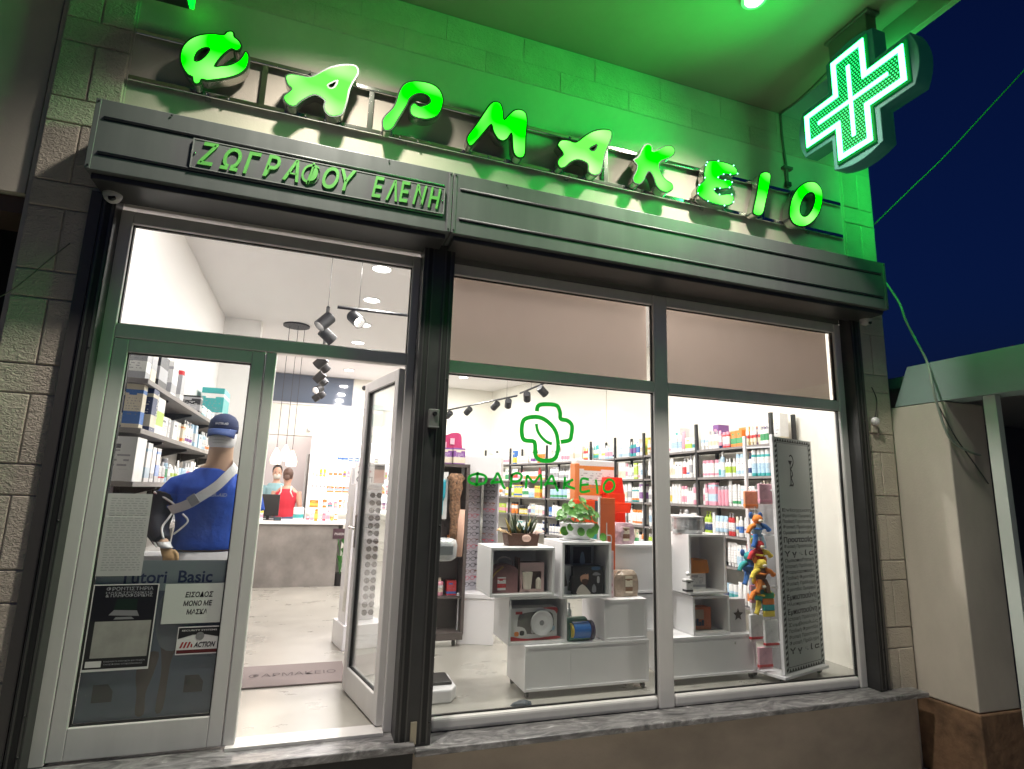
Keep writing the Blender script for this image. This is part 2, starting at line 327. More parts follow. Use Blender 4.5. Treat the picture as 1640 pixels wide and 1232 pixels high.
# drain hole in the apron
bpart(MB().lathe([(.001,-.03),(.018,-.03),(.02,0),(.026,.004),(.028,.001)], 14), 'drain_pipe', mat('dark_drain', (.05,.03,.02), .7)).matrix_local = Matrix.Translation(at(1452,1192,1,-.14)) @ Matrix.Rotation(R(90),4,'X')
def pil(x0, xj, x1, zs, pname):
    p = bpart(MB().box(x0-.005,x1+.005,-.0875,-.0805,-.12,4.40), pname, JOINT)
    for k in range(len(zs)-1):
        zb, zt = zs[k], zs[k+1]; tall = (zt-zb) > .25
        for (a, b) in (((x0,xj),(xj,x1)) if tall else ((x0,x1),)):
            g = .0035; d = .099+random.uniform(-.002,.002)
            o = MB().box(a+g,b-g,-d,-.086,zb+g,zt-g).build('block', BLOCK, p, bevel=.006)
zs = []; z = 4.37
while z > -.2:
    zs.append(z); z -= (.36 if len(zs) % 2 else .155)
zs = sorted(max(-.11,q) for q in zs)
pil(-.478,-.305,-.135,zs,'pilaster'); pil(5.435,5.62,5.785,zs,'pilaster')
# two courses of tooled blocks under the canopy
band = bpart(MB().box(-.5,5.80,-.0835,-.0802,4.39,4.775), 'block_band', JOINT)
for (zb, zt, off) in ((4.39,4.56,.25),(4.56,4.765,.545)):
    x = -.47; first = True; xs = [-.49]+[off+.597*k for k in range(-1,10) if -.4 < off+.597*k < 5.6]+[5.79]
    for k in range(len(xs)-1):
        o = MB().box(xs[k]+.002,xs[k+1]-.002,-.090,-.083,zb+.001,zt-.001).build('block', BLOCK, band, bevel=.004)
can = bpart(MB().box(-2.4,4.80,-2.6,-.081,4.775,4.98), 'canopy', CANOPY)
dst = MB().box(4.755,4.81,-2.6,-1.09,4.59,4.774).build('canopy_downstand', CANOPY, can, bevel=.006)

# canopy downlights: real lamps, one glows in the picture's top edge
def canopy_lamp(x, y, label):
    t = empty('canopy_downlight', (x,y,4.774), label, 'lamp', 'downlights under the canopy')
    MB().lathe([(.055,0),(.085,0),(.085,-.012),(.062,-.016),(.055,-.004)], 24).build('trim_ring', WHITE2, t, smooth=True)
    MB().lathe([(.001,-.0035),(.0545,-.0035)], 24).build('lens', emis('warm_lens', (1,.93,.82), 40, False), t)
    l = bpy.data.lights.new('canopy_light','SPOT'); l.energy = 600; l.color = (1,.92,.83); l.spot_size = R(122); l.spot_blend = 1; l.shadow_soft_size = .09
    o = bpy.data.objects.new('canopy_light', l); COL.objects.link(o); o.parent = t; o.location = (0,0,-.03)
canopy_lamp(1.08,-.97,'round canopy downlight above the left shutter box')
canopy_lamp(3.70,-.98,'round lit canopy downlight glowing near the green cross')

# ------------------------------------------------------------------ roller shutter boxes
def shutter_box(x0, x1, label):
    t = empty('shutter_box', (x0,-.387,2.946), label, 'shutter box', 'roller shutter boxes over the shopfront')
    w_ = x1-x0
    MB().box(0,w_,0,.305,0,.41).build('casing', SHUT, t, bevel=.004)
    for zz in (.103,.305):
        rb = MB(); n = 8
        rb.tube([(.045,0,zz),(w_-.05,0,zz)], .0085, 10); rb.build('bead', SHUT, t, smooth=True)
        MB().box(.045,w_-.05,-.0016,.001,zz-.016,zz-.007).build('bead_groove', BLACK, t)
    MB().box(-.002,.022,-.004,.30,.003,.407).build('end_plate', SHUT, t, bevel=.002); MB().box(w_-.022,w_+.002,-.004,.30,.003,.407).build('end_plate', SHUT, t, bevel=.002)
    MB().box(.02,w_-.02,.03,.29,-.035,-.001).build('shutter_slat', SHUT_D, t, bevel=.006)
    for (sx, sz) in ((.012,.39),(.012,.02),(w_-.012,.39),(w_-.012,.02),(.35,.393),(w_-.4,.393)):
        s = MB().lathe([(.001,.004),(.0045,.004),(.0055,0)], 8).build('screw', BLACK, t, rot=(R(90),0,0), loc=(sx,-.004,sz))
    return t
sb1 = shutter_box(-.143,1.783,'grey roller shutter box with green name plate over the entrance door')
sb2 = shutter_box(1.792,5.487,'long plain grey roller shutter box over the shop window')
# name plate
npl = empty('name_plate', (.329,-.389,3.053), 'grey name plate with raised green Greek lettering on the shutter box', 'sign')
MB().box(0,1.408,-.009,.0,0,.176).build('plate', SHUT, npl, bevel=.002)
MB().frame(.0,1.408,0,.176,-.0125,-.0095,.006).build('plate_rim', mat('grey_rim', (.3,.31,.3), .4, .3), npl)
SIGNG = mat('matt_green_letter', (.13,.48,.09), .45, noise=(8,.12))
for (body, x0, x1) in (('ΖΩΓΡΑΦΟΥ',.035,.875),('ΕΛΕΝΗ',.965,1.385)):
    chars = list(body); ws = []
    ms = [text_mesh(c, 1, 0 if c == 'Φ' else .018, .28, .03) for c in chars]; es = [ext(q) for q in ms]
    gap = .11; tot = sum(e[1]-e[0] for e in es)+gap*(len(chars)-1); sx = (x1-x0)/tot; cx = x0
    for q, e in zip(ms, es):
        zj = random.uniform(-.004,.004)
        o = MB().mesh(q, Matrix.Translation((cx-e[0]*sx,-.0145,.028+zj)) @ STAND @ Matrix.Rotation(R(random.uniform(-3,3)),4,'Z') @ Matrix.Diagonal((sx,.18,.1,1))).build('raised_letter', SIGNG, npl)
        cx += (e[1]-e[0]+gap)*sx
for sx in (.016,1.392): MB().ball((sx,-.011,.088),.006,8,6).build('plate_screw', CHROME, npl, smooth=True)

# shutter guides
def guide(x0, x1, y0, name, label, z0=-.04, lock=False):
    t = empty(name, ((x0+x1)/2,y0,z0), label, 'shutter guide', 'vertical shutter guide rails'); h = 2.985
    w2 = (x1-x0)/2; d = -y0-.02
    MB().box(-w2,w2,0,d,0,h).build('channel', SHUT_D, t, bevel=.003)
    n_ = 2 if w2 > .06 else 1
    for k_ in range(n_):
        xc = 0 if n_ == 1 else (-w2*.58 if k_ == 0 else w2*.58)
        MB().box(xc-.011,xc+.011,-.0022,.001,.02,h).build('brush_slot', GASK, t)
        for xe in (xc-.019, xc+.019): MB().box(xe-.004,xe+.004,-.004,.0005,.01,h).build('edge_strip', mat('dark_edge_strip', (.09,.088,.085), .4, .3), t)
    for zz in (.12,.3,1.2,2.1): MB().ball((w2-.012,-.003,zz),.006,8,6).build('rivet', BLACK, t)
    return t
guide(-.128,-.062,-.135,'shutter_guide','dark shutter guide left of the entrance beside the block pilaster')
gp = guide(1.668,1.870,-.185,'shutter_guide','wide dark double shutter guide between door and window')
MB().box(-.018,.018,-.012,.0,.015,.13).build('guide_foot', mat('brushed_clip', (.4,.36,.28), .35, .6), gp, bevel=.002)
guide(5.355,5.425,-.135,'shutter_guide','dark shutter guide right of the shop window')
MB().box(5.426,5.475,-.118,-.0795,-.04,2.95).box(5.45,5.475,-.124,-.118,-.04,2.95).build('cover_profile', mat('dark_profile', (.09,.085,.08), .45, .2)).name = 'cover_profile'
tag(bpy.data.objects['cover_profile'], 'dark flat metal cover strip beside the right shutter guide', 'cover strip')
MB().box(-.19,-.135,-.124,-.0795,-.04,2.95).build('cover_profile', mat('dark_profile', (.09,.085,.08), .45, .2))
tag(bpy.data.objects['cover_profile.001'], 'dark flat metal cover strip on the left block pilaster', 'cover strip')
# key switch box on the middle guide
ks = empty('key_switch', tuple(at(694,670,1,-.205)), 'small grey shutter key switch on the middle guide', 'switch')
MB().box(-.032,.032,-.02,.02,-.06,.055).build('switch_box', mat('switch_grey', (.16,.16,.155), .45), ks, bevel=.005)
MB().lathe([(.001,.012),(.011,.012),(.014,.002),(.016,0)], 14).build('lock', BLACK, ks, rot=(R(90),0,0), loc=(.004,-.02,.028), smooth=True)
MB().box(-.03,.034,-.026,-.018,-.058,-.05).build('switch_lip', ALU_D, ks)

# ------------------------------------------------------------------ entrance frame, fixed leaf, transom
ef = empty('entrance_frame', (.8,0,0), 'silver aluminium entrance frame with transom light over the doors', 'door frame')
def child(mb, name, m, par, **k):
    o = mb.build(name, m, par, **k); o.matrix_parent_inverse = Matrix.Translation(-par.location) if par.rotation_euler.z == 0 else par.matrix_world.inverted(); return o
child(MB().box(-.075,0,-.035,.035,-.01,2.905), 'jamb', ALU, ef, bevel=.006)
child(MB().box(1.619,1.69,-.035,.035,-.01,2.905), 'jamb', ALU, ef, bevel=.006)
child(MB().box(0,1.619,-.034,.034,2.828,2.905), 'head_rail', ALU, ef, bevel=.006)
child(MB().box(0,1.619,-.034,.034,2.153,2.233), 'transom_rail', ALU, ef, bevel=.006)
child(MB().frame(0,1.619,2.233,2.828,-.012,.012,.007), 'gasket', GASK, ef)
child(MB().box(.006,1.613,-.004,.004,2.239,2.822), 'transom_pane', GLASS, ef)
fl = empty('fixed_door_leaf', (.42,0,0), 'closed left door leaf of silver aluminium with notices on its glass', 'door')
child(MB().box(.002,.074,-.032,.032,.004,2.148), 'stile', ALU, fl, bevel=.005)
child(MB().box(.708,.780,-.032,.032,.004,2.148), 'stile', ALU, fl, bevel=.005)
child(MB().box(.784,.844,-.036,.030,.004,2.148), 'meeting_stile', ALU, fl, bevel=.006)
child(MB().box(.074,.708,-.031,.031,2.075,2.148), 'top_rail', ALU, fl, bevel=.004)
child(MB().box(.074,.708,-.031,.031,.004,.153), 'bottom_rail', ALU, fl, bevel=.004)
child(MB().frame(.074,.708,.153,2.075,-.014,.014,.006), 'gasket', GASK, fl)
child(MB().box(.079,.703,-.004,.004,.158,2.070), 'pane', GLASSD, fl)
# open leaf, hinged on the right jamb, swung into the shop
ol = empty('open_door_leaf', (1.612,.012,0), 'open right door leaf of silver aluminium swung into the shop', 'door', rz=math.atan2(.708,-.152))
W_ = .735
def olp(mb, n, m, **k): return mb.build(n, m, ol, **k)
olp(MB().box(0,.075,-.03,.03,.012,2.14), 'stile', ALU, bevel=.005); olp(MB().box(W_-.075,W_,-.03,.03,.012,2.14), 'stile', ALU, bevel=.005)
olp(MB().box(.075,W_-.075,-.029,.029,2.065,2.14), 'top_rail', ALU, bevel=.004); olp(MB().box(.075,W_-.075,-.029,.029,.012,.165), 'bottom_rail', ALU, bevel=.004)
olp(MB().frame(.075,W_-.075,.165,2.065,-.013,.013,.006), 'gasket', GASK); olp(MB().box(.08,W_-.08,-.004,.004,.17,2.06), 'pane', GLASSD)
for zz in (.25,1.07,1.9): olp(MB().tube([(-.012,-.036,zz-.05),(-.012,-.036,zz+.05)],.011,10), 'hinge', ALU, smooth=True)
for s in (1,):
    olp(MB().box(W_-.055,W_-.03,.029,.04,.95,1.18), 'handle_plate', CHROME, bevel=.003)
    olp(MB().tube([(W_-.042,.04,1.09),(W_-.042,.075,1.09),(W_-.16,.08,1.09)],.009,10), 'handle', CHROME, smooth=True)

# ------------------------------------------------------------------ shop window
sw = empty('shop_window', (3.6,0,-.04), 'wide silver aluminium shop window with four panes', 'window')
for (x0,x1,n) in ((1.835,1.894,'jamb'),(5.278,5.352,'jamb'),(3.465,3.589,'mullion')):
    child(MB().box(x0,x1,-.035,.035,-.042,2.9), n, ALU, sw, bevel=.012, seg=3)
for (a_,b_) in ((1.894,3.465),(3.589,5.278)):
    child(MB().box(a_,b_,-.03,.034,2.82,2.9), 'head_rail', ALU, sw, bevel=.006)
    child(MB().box(a_,b_,-.033,.034,2.134,2.219), 'transom_rail', ALU, sw, bevel=.006)
    child(MB().box(a_,b_,-.033,.034,-.042,.042), 'bottom_rail', ALU, sw, bevel=.026, seg=4)
    child(MB().frame(a_,b_,.042,2.134,-.011,.011,.006), 'gasket', GASK, sw)
    child(MB().frame(a_,b_,2.219,2.82,-.011,.011,.006), 'gasket', GASK, sw)
    child(MB().box(a_+.005,b_-.005,-.004,.004,.047,2.13), 'lower_pane', GLASS, sw)
    child(MB().box(a_+.005,b_-.005,-.004,.004,2.224,2.816), 'upper_pane', GLASS, sw)
child(MB().box(1.835,5.352,-.028,.034,2.902,2.95), 'head_cover', mat('grey_head_profile', (.2,.195,.19), .45, .3), sw, bevel=.006)
# blinds behind the upper panes
BL = thin('taupe_blind_fabric', (.46,.365,.305), .30, .8)
for (a_,b_,lb) in ((1.905,3.455,'taupe roller blind behind the left upper window pane'),(3.60,5.27,'taupe roller blind behind the right upper window pane')):
    t = empty('roller_blind', ((a_+b_)/2,.05,2.84), lb, 'blind', 'blinds behind the upper panes'); h_ = (b_-a_)/2
    MB().quad((-h_,0,-.64),(h_,0,-.64),(h_,0,0),(-h_,0,0)).build('fabric', BL, t)
    MB().tube([(-h_,.0,.03),(h_,.0,.03)],.028,14).build('roller', WHITE2, t, smooth=True)
    MB().box(-h_,h_,-.008,.008,-.665,-.642).build('bottom_bar', WHITE2, t, bevel=.004)

# green vinyl decals on the window
dc = empty('window_decal', (2.62,-.0045,1.6), 'green outlined cross and leaf emblem stuck on the window', 'decal')
z4 = lambda X, Y: (690+.2598*X, 400+.2598*Y)
def gp_(pts, f, y=-.006, sub=6): return smooth_poly([(lambda q: (q.x, q.z))(at(*f(*p),1,y)) for p in pts], sub, False)
zc = lambda X, Y: (X, Y)
def emb():
    o = mb.build('emblem_stroke', GREEN, dc); o.matrix_parent_inverse = Matrix.Translation(-dc.location)
mb = MB()
ribbon(mb, gp_([(860,659),(861,652),(867,648),(884,648),(893,651),(897,661),(898,671),(909,674),(916,682),(915,697),(912,705),(898,708)], zc), .030, -.0062); emb(); mb = MB()
ribbon(mb, gp_([(858,737),(858,737)][:0]+[(894,712),(893,724),(889,734),(880,738),(866,737),(858,730),(857,713),(854,707),(840,705),(836,696),(836,682),(840,672),(853,668),(868,670),(882,680),(891,694),(894,712)], zc), .030, -.0062); emb(); mb = MB()
ribbon(mb, gp_([(859,679),(861,690),(867,700),(876,708),(884,711)], zc), .022, -.0062); emb()
dl = empty('window_lettering', (2.62,-.0045,1.5), 'green hand drawn Greek pharmacy lettering stuck on the window', 'decal')
strokes = [ [[(765,756),(763,779)],[(750,768),(754,762),(765,759),(776,762),(779,768),(775,774),(763,776),(753,773),(750,768)]],
 [[(786,775),(793,765),(797,758),(802,768),(806,779),(809,783)],[(788,773),(803,772)]],
 [[(818,781),(819,770),(820,760)],[(818,763),(826,758),(834,760),(835,766),(829,771),(820,771)]],
 [[(842,783),(843,771),(844,762),(849,767),(855,773),(861,766),(866,761),(867,772),(866,784)]],
 [[(872,778),(879,769),(884,762),(888,772),(892,783),(894,787)],[(876,774),(890,775)]],
 [[(905,764),(904,774),(903,784)],[(918,768),(910,772),(905,776),(912,780),(921,783)]],
 [[(943,768),(932,767),(930,778),(931,788),(945,786)],[(931,777),(943,776)]],
 [[(954,768),(956,779),(957,791)]],
 [[(974,768),(968,775),(967,784),(972,788),(980,786),(984,778),(981,770),(974,768)]] ]
for g in strokes:
    mb = MB()
    for s in g: ribbon(mb, gp_(s, zc, sub=4), .017, -.0062)
    o = mb.build('letter_stroke', GREEN, dl); o.matrix_parent_inverse = Matrix.Translation(-dl.location)

# ------------------------------------------------------------------ big lit letters on rails
YF, YBK = -.195, -.125
def letter_face(name):
    m = bpy.data.materials.new(name); m.use_nodes = True; nt = m.node_tree; nt.nodes.clear()
    out = nt.nodes.new('ShaderNodeOutputMaterial'); em = nt.nodes.new('ShaderNodeEmission')
    tc = nt.nodes.new('ShaderNodeTexCoord'); n = nt.nodes.new('ShaderNodeTexNoise'); n.inputs['Scale'].default_value = 4.2; n.inputs['Detail'].default_value = 0; nt.links.new(tc.outputs['Object'], n.inputs['Vector'])
    rp = nt.nodes.new('ShaderNodeValToRGB'); e = rp.color_ramp.elements; e[0].position = .42; e[0].color = (.0,.95,.0,1); e[1].position = .74; e[1].color = (.15,1.0,.10,1)
    nt.links.new(n.outputs[0], rp.inputs[0]); nt.links.new(rp.outputs[0], em.inputs[0]); em.inputs[1].default_value = 3.0; nt.links.new(em.outputs[0], out.inputs[0]); return m
LF = letter_face('lit_green_acrylic')
LF2 = letter_face('pale_lit_green_acrylic'); LF2.node_tree.nodes['Color Ramp'].color_ramp.elements[0].color = (.07,.98,.04,1); LF2.node_tree.nodes['Color Ramp'].color_ramp.elements[1].color = (.27,1.0,.18,1)
LRIM = mat('dark_green_trim', (.004,.05,.006), .35)
za = lambda X, Y: (280+.29268*X, 20+.29268*Y)
zb_ = lambda X, Y: (700+.40244*X, 60+.40244*Y)
LET = [
 ('Φ','first letter of the lit sign, a rounded green phi with silver sides', za, [[(30,240),(45,190),(85,150),(140,128),(210,122),(265,128),(285,112),(310,108),(325,120),(328,140),(350,158),(366,185),(360,205),(335,215),(312,205),(280,225),(250,255),(232,280),(222,300),(250,298),(300,292),(345,272),(370,245),(382,222),(395,222),(408,250),(402,290),(385,320),(350,345),(300,362),(240,372),(180,378),(150,372),(140,390),(120,398),(100,385),(95,358),(70,345),(45,310),(32,275)],[(110,262),(125,225),(155,203),(185,200),(188,215),(165,245),(140,265),(118,272)]], LF),
 ('Α','pale lit letter alpha between phi and rho on the sign', za, [[(605,365),(612,348),(640,342),(690,350),(740,358),(790,335),(850,305),(910,292),(960,290),(990,298),(1003,318),(1000,345),(975,385),(955,430),(945,480),(930,530),(915,560),(885,572),(850,570),(825,550),(815,520),(822,490),(800,468),(770,455),(740,462),(700,485),(680,500),(665,515),(640,518),(615,505),(598,485),(595,465),(610,450),(635,430),(635,415),(618,400)],[(838,402),(860,388),(888,378),(880,400),(868,415),(848,418)]], LF2),
 ('Ρ','lit green hook shaped letter rho on the sign', za, [[(1135,600),(1150,570),(1190,530),(1210,490),(1225,440),(1250,400),(1290,382),(1350,382),(1410,398),(1450,430),(1468,480),(1460,530),(1435,570),(1390,588),(1340,585),(1300,570),(1285,545),(1290,515),(1310,500),(1335,518),(1370,512),(1395,495),(1390,468),(1360,450),(1320,452),(1285,475),(1270,510),(1240,560),(1215,600),(1190,640),(1160,650),(1140,640)]], LF),
 ('Μ','lit green letter mu in the middle of the sign', zb_, [[(118,400),(150,355),(190,295),(210,268),(230,258),(252,268),(262,300),(265,330),(285,310),(305,293),(330,290),(352,305),(357,340),(352,400),(350,460),(340,480),(320,480),(303,460),(298,420),(295,385),(280,405),(262,415),(240,405),(222,375),(215,350),(195,370),(165,405),(140,432),(125,430)]], LF),
 ('Α','bright lit letter alpha between mu and kappa on the sign', zb_, [[(478,430),(490,412),(520,412),(550,420),(585,395),(620,375),(660,368),(690,375),(692,400),(680,430),(665,470),(655,520),(645,545),(620,550),(600,535),(598,508),(580,495),(555,490),(530,500),(510,518),(490,522),(478,505),(482,485),(500,468),(490,448)],[(605,445),(625,432),(635,430),(628,448),(615,455)]], LF2),
 ('Κ','lit green letter kappa on the sign', zb_, [[(780,490),(800,475),(812,450),(825,430),(842,427),(855,440),(855,455),(880,448),(905,435),(930,435),(943,450),(938,470),(915,485),(890,495),(880,515),(890,545),(910,570),(932,585),(935,605),(915,618),(890,612),(870,590),(860,560),(845,535),(832,545),(820,570),(805,585),(785,580),(778,560),(790,535),(795,510)]], LF),
 ('Ε','lit green letter epsilon with bright cyan edges on the sign', zb_, [[(1072,500),(1100,493),(1150,502),(1185,520),(1192,545),(1170,550),(1150,545),(1130,550),(1115,560),(1135,570),(1160,570),(1172,585),(1160,600),(1130,605),(1110,600),(1100,612),(1120,628),(1160,625),(1178,640),(1170,665),(1140,672),(1090,660),(1050,640),(1032,615),(1040,590),(1062,570),(1060,540)]], LF),
 ('Ι','lit green slim upright letter iota on the sign', zb_, [[(1255,690),(1270,620),(1280,555),(1290,540),(1310,538),(1325,552),(1318,600),(1305,660),(1295,700),(1280,712),(1262,706)]], LF),
 ('Ο','last letter of the lit sign, a green oval omicron', zb_, [[(1400,690),(1410,640),(1435,600),(1470,577),(1505,580),(1528,610),(1530,650),(1518,700),(1490,738),(1455,755),(1420,745),(1403,720)],[(1440,690),(1450,650),(1470,625),(1492,620),(1502,640),(1492,680),(1470,710),(1450,712)]], LF)]
SIDE = mat('brushed_letter_side', (.55,.53,.49), .25, .9)
for ch, lab, f, polys, lm in LET:
    P = [smooth_poly([(lambda q: (q.x, q.z))(at(*f(*p),1,YF)) for p in poly], 3) for poly in polys]
    cx = sum(p[0] for p in P[0])/len(P[0]); cz = sum(p[1] for p in P[0])/len(P[0])
    P = [[(x-cx, z-cz) for x, z in p] for p in P]
    t = empty('sign_letter', (cx,YBK,cz), lab, 'sign letter', 'lit letters of the sign on the rails')
    d = YBK-YF
    me = fill_mesh(P, d/2); me.materials.append(SIDE); o = place('letter_body', me, t, loc=(0,-d/2,0), rot=(R(90),0,0))
    me = fill_mesh(P, .005, 0, .004); me.materials.append(LRIM); place('letter_rim', me, t, loc=(0,-d-.003,0), rot=(R(90),0,0))
    me = fill_mesh(P, .003, 0, -.0075); me.materials.append(lm); place('letter_face', me, t, loc=(0,-d-.0075,0), rot=(R(90),0,0))
    xs = [p[0] for p in P[0]]
    if ch == 'Ε':
        mb = MB()
        for i in range(0,len(P[0]),4):
            p = P[0][i]; mb.ball((p[0],-d-.012,p[1]),.005,6,4)
        mb.build('edge_diodes', emis('cyan_diode', (.3,1,.75), 6), t)['kind'] = 'stuff'
    for zz in (4.004-cz, 3.695-cz):
        for s in (-.06,.06): MB().tube([(s,.008,zz),(s,-.01,zz)],.008,8).build('stand_off', CHROME, t)
for zz, lab in ((4.004,'upper polished steel rail carrying the sign letters'),(3.695,'lower polished steel rail carrying the sign letters')):
    t = empty('sign_rail', (2.6,-.105,zz), lab, 'rail', 'rails behind the sign letters')
    MB().box(-2.72,2.78,-.013,.010,-.017,.017).build('bar', CHROME, t, bevel=.006, seg=3)
    for x in (-2.3,-1.1,.1,1.3,2.4): MB().box(x-.015,x+.015,.008,.022,-.03,.03).build('bracket', mat('steel_bracket', (.4,.39,.36), .3, .9), t)
for x in (.60,1.26,3.02,4.5):
    MB().box(x-.016,x+.016,-.112,-.102,3.714,3.985).build('rail_tie', CHROME)
ties = [o for o in bpy.data.objects if o.name.startswith('rail_tie')]
for o, nm in zip(sorted(ties, key=lambda q: q.name), ('phi and alpha','alpha and rho','alpha and kappa','iota and omicron')):
    tag(o, 'short upright steel tie between the rails between '+nm, 'rail tie', 'ties between the sign rails')

# ------------------------------------------------------------------ projecting LED cross
cx0 = 4.45; cyc, czc, A_, B_ = -1.040, 4.146, .392, .131
def crosspts(a, b): return [(b,a),(b,b),(a,b),(a,-b),(b,-b),(b,-a),(-b,-a),(-b,-b),(-a,-b),(-a,b),(-b,b),(-b,a)]
cr = empty('pharmacy_cross', (cx0,cyc,czc), 'lit green LED pharmacy cross with white outline projecting from the wall', 'sign')
ROTX = Matrix.Rotation(R(-90),4,'Z') @ STAND         # outline plane -> x = const, facing -x
def cx_part(name, polys, x, th, m, bevel=0, offset=0):
    me = fill_mesh(polys, th/2, bevel, offset); me.materials.append(m)
    o = place(name, me, cr); o.matrix_local = Matrix.Translation((x,0,0)) @ ROTX; return o
def arc_cross(a, b, bulge):
    out = []
    for k in range(4):
        c, s = math.cos(k*math.pi/2), math.sin(k*math.pi/2); loc = []
        for i in range(9):
            t = -1+2*i/8; loc.append((b*t, a+bulge*(1-t*t)))
        loc.append((b, b))
        out = [(x*c+y*s, -x*s+y*c) for x, y in loc][:0]+out+[(x*c+y*s, -x*s+y*c) for x, y in loc]
    return out
TEAL = mat('teal_acrylic_casing', (.03,.14,.115), .7, emit=(.02,.5,.34), es=.03)
cx_part('casing', [arc_cross(.425,.185,.045)], .075, .11, TEAL, .006)
cx_part('led_panel', [crosspts(A_+.02,B_+.02)], .009, .014, mat('green_led_panel', (.002,.03,.008), .85, emit=(0,.5,.06), es=.3, spec=.1))
cx_part('led_panel', [crosspts(A_+.02,B_+.02)], .141, .014, mat('green_led_panel', (0,0,0)))
WL = emis('white_led_line', (.05,1,.2), 20)
for xs_ in (-.004,.154):
    cx_part('outline_tube', [crosspts(A_,B_), crosspts(A_-.034,B_-.034)], xs_, .008, WL)
    cx_part('inner_tube', [crosspts(A_-.115,.0125)], xs_, .008, WL)
for xs_ in (-.001,.151):
    mb = MB(); st = .0215; k = int(A_/st)
    for i in range(-k,k+1):
        for j in range(-k,k+1):
            y = (i+(.5 if j % 2 else 0))*st; z = j*st
            if max(abs(y),abs(z)) < A_-.04 and min(abs(y),abs(z)) < B_-.042 and not (min(abs(y),abs(z)) < .02 and max(abs(y),abs(z)) < A_-.1):
                mb.add([(xs_-.003,y,z+.0072),(xs_-.003,y-.0072,z),(xs_-.003,y,z-.0072),(xs_-.003,y+.0072,z)] if xs_ < .1 else [(xs_+.003,y,z+.0072),(xs_+.003,y+.0072,z),(xs_+.003,y,z-.0072),(xs_+.003,y-.0072,z)], [(0,1,2,3)])
    mb.build('green_diodes', emis('green_diode', (.02,1,.22), 2.2, False), cr)['kind'] = 'stuff'
for sx_, rot_ in ((-.016,R(90)),(.168,R(-90))):          # the diode boards' own light, thrown forward from both faces
    l = bpy.data.lights.new('led_board_light','AREA'); l.shape = 'SQUARE'; l.size = .55; l.energy = 34; l.color = (.005,1,.09); l.spread = R(108)
    o = bpy.data.objects.new('led_board_light', l); COL.objects.link(o); o.parent = cr; o.location = (sx_,0,0); o.rotation_euler = (0,rot_,0)
MB().box(.03,.13,-.14,.17,.42,.60).box(.02,.14,-.165,.195,.60,.626).build('mount_box', mat('green_grey_mount', (.12,.14,.12), .5), cr, bevel=.006)

# cables and conduit around the sign
CAB = mat('grey_conduit', (.13,.14,.12), .6)
def cable(pts, r, label, m=CAB, name='cable', cat='cable'):
    o = MB().tube(smooth_poly([tuple(p) for p in pts], 6, False), r, 8).build(name, m, None, smooth=True); return tag(o, label, cat)
cable([(4.77,-.10,4.76),(4.775,-.10,4.5),(4.80,-.10,4.25),(4.80,-.105,4.05)], .010, 'thin conduit running down the wall beside letter omicron', name='conduit')
cable([(4.77,-.11,4.765),(4.78,-.35,4.765),(4.70,-.75,4.765),(4.52,-.86,4.765)], .010, 'thin conduit along the canopy edge to the cross', name='conduit')
jb = empty('junction_clip', (4.80,-.105,4.12), 'small grey cable junction on the wall above the iota', 'junction')
MB().box(-.05,.05,-.02,.02,.1,.125).build('clip', CAB, jb, bevel=.003); MB().tube([(-.01,0,.1),(-.01,0,-.02)],.008,8).build('stem', CAB, jb); MB().box(-.028,.028,-.015,.015,-.06,-.02).build('junction_box', SHUT_D, jb, bevel=.004)
p0 = at(1400,360,1,-.09); p1 = at(1640,113,1,-1.0); pm = at(1520,243,1,-.55)
cable([p0, p0.lerp(pm,.5), pm, p1, p1+(p1-pm)*6], .0065, 'thin cable rising into the night sky from the wall corner', mat('green_cable', (.045,.07,.045), .6))
q = [at(u,v,1,yy) for u,v,yy in ((1418,452,-.2),(1440,485,-.25),(1450,512,-.28),(1463,538,-.3),(1484,578,-.42),(1492,610,-.55),(1500,645,-.56),(1520,700,-.56),(1548,722,-.56),(1580,732,-.5))]
cable(q, .009, 'pale cable drooping from the shutter box over the neighbouring beam', mat('pale_cable', (.3,.36,.3), .5))
q = [at(u,v,1,-.56) for u,v in ((1504,652),(1530,700),(1555,735),(1583,775))]
cable(q, .005, 'thin cable sagging across the shaded front of the pillar', mat('dark_cable', (.06,.06,.06), .5))
q = [at(u,v,1,-.13) for u,v in ((112,390),(80,415),(45,445),(10,470),(-30,490))]
cable(q, .003, 'thin dark cable sagging across the left block pilaster', mat('taupe_cable', (.14,.12,.10), .6))
q = [at(u,v,1,-.115) for u,v in ((1396,620),(1404,640),(1403,660),(1400,672))]
cable(q, .004, 'short cable leading to the round bell on the right pilaster', mat('dark_cable', (.06,.06,.06), .5))
k = empty('wall_bell', tuple(at(1400,675,1,-.115)), 'small round white sensor on the right block pilaster', 'sensor')
MB().lathe([(.034,-.0),(.036,.015),(.028,.03),(.012,.036),(.001,.036)], 18).build('dome', WHITE2, k, smooth=True, rot=(R(90),0,0)); MB().box(-.03,.03,-.004,.012,-.095,-.04).build('bracket', mat('beige_plastic', (.5,.45,.36), .5), k, bevel=.004)
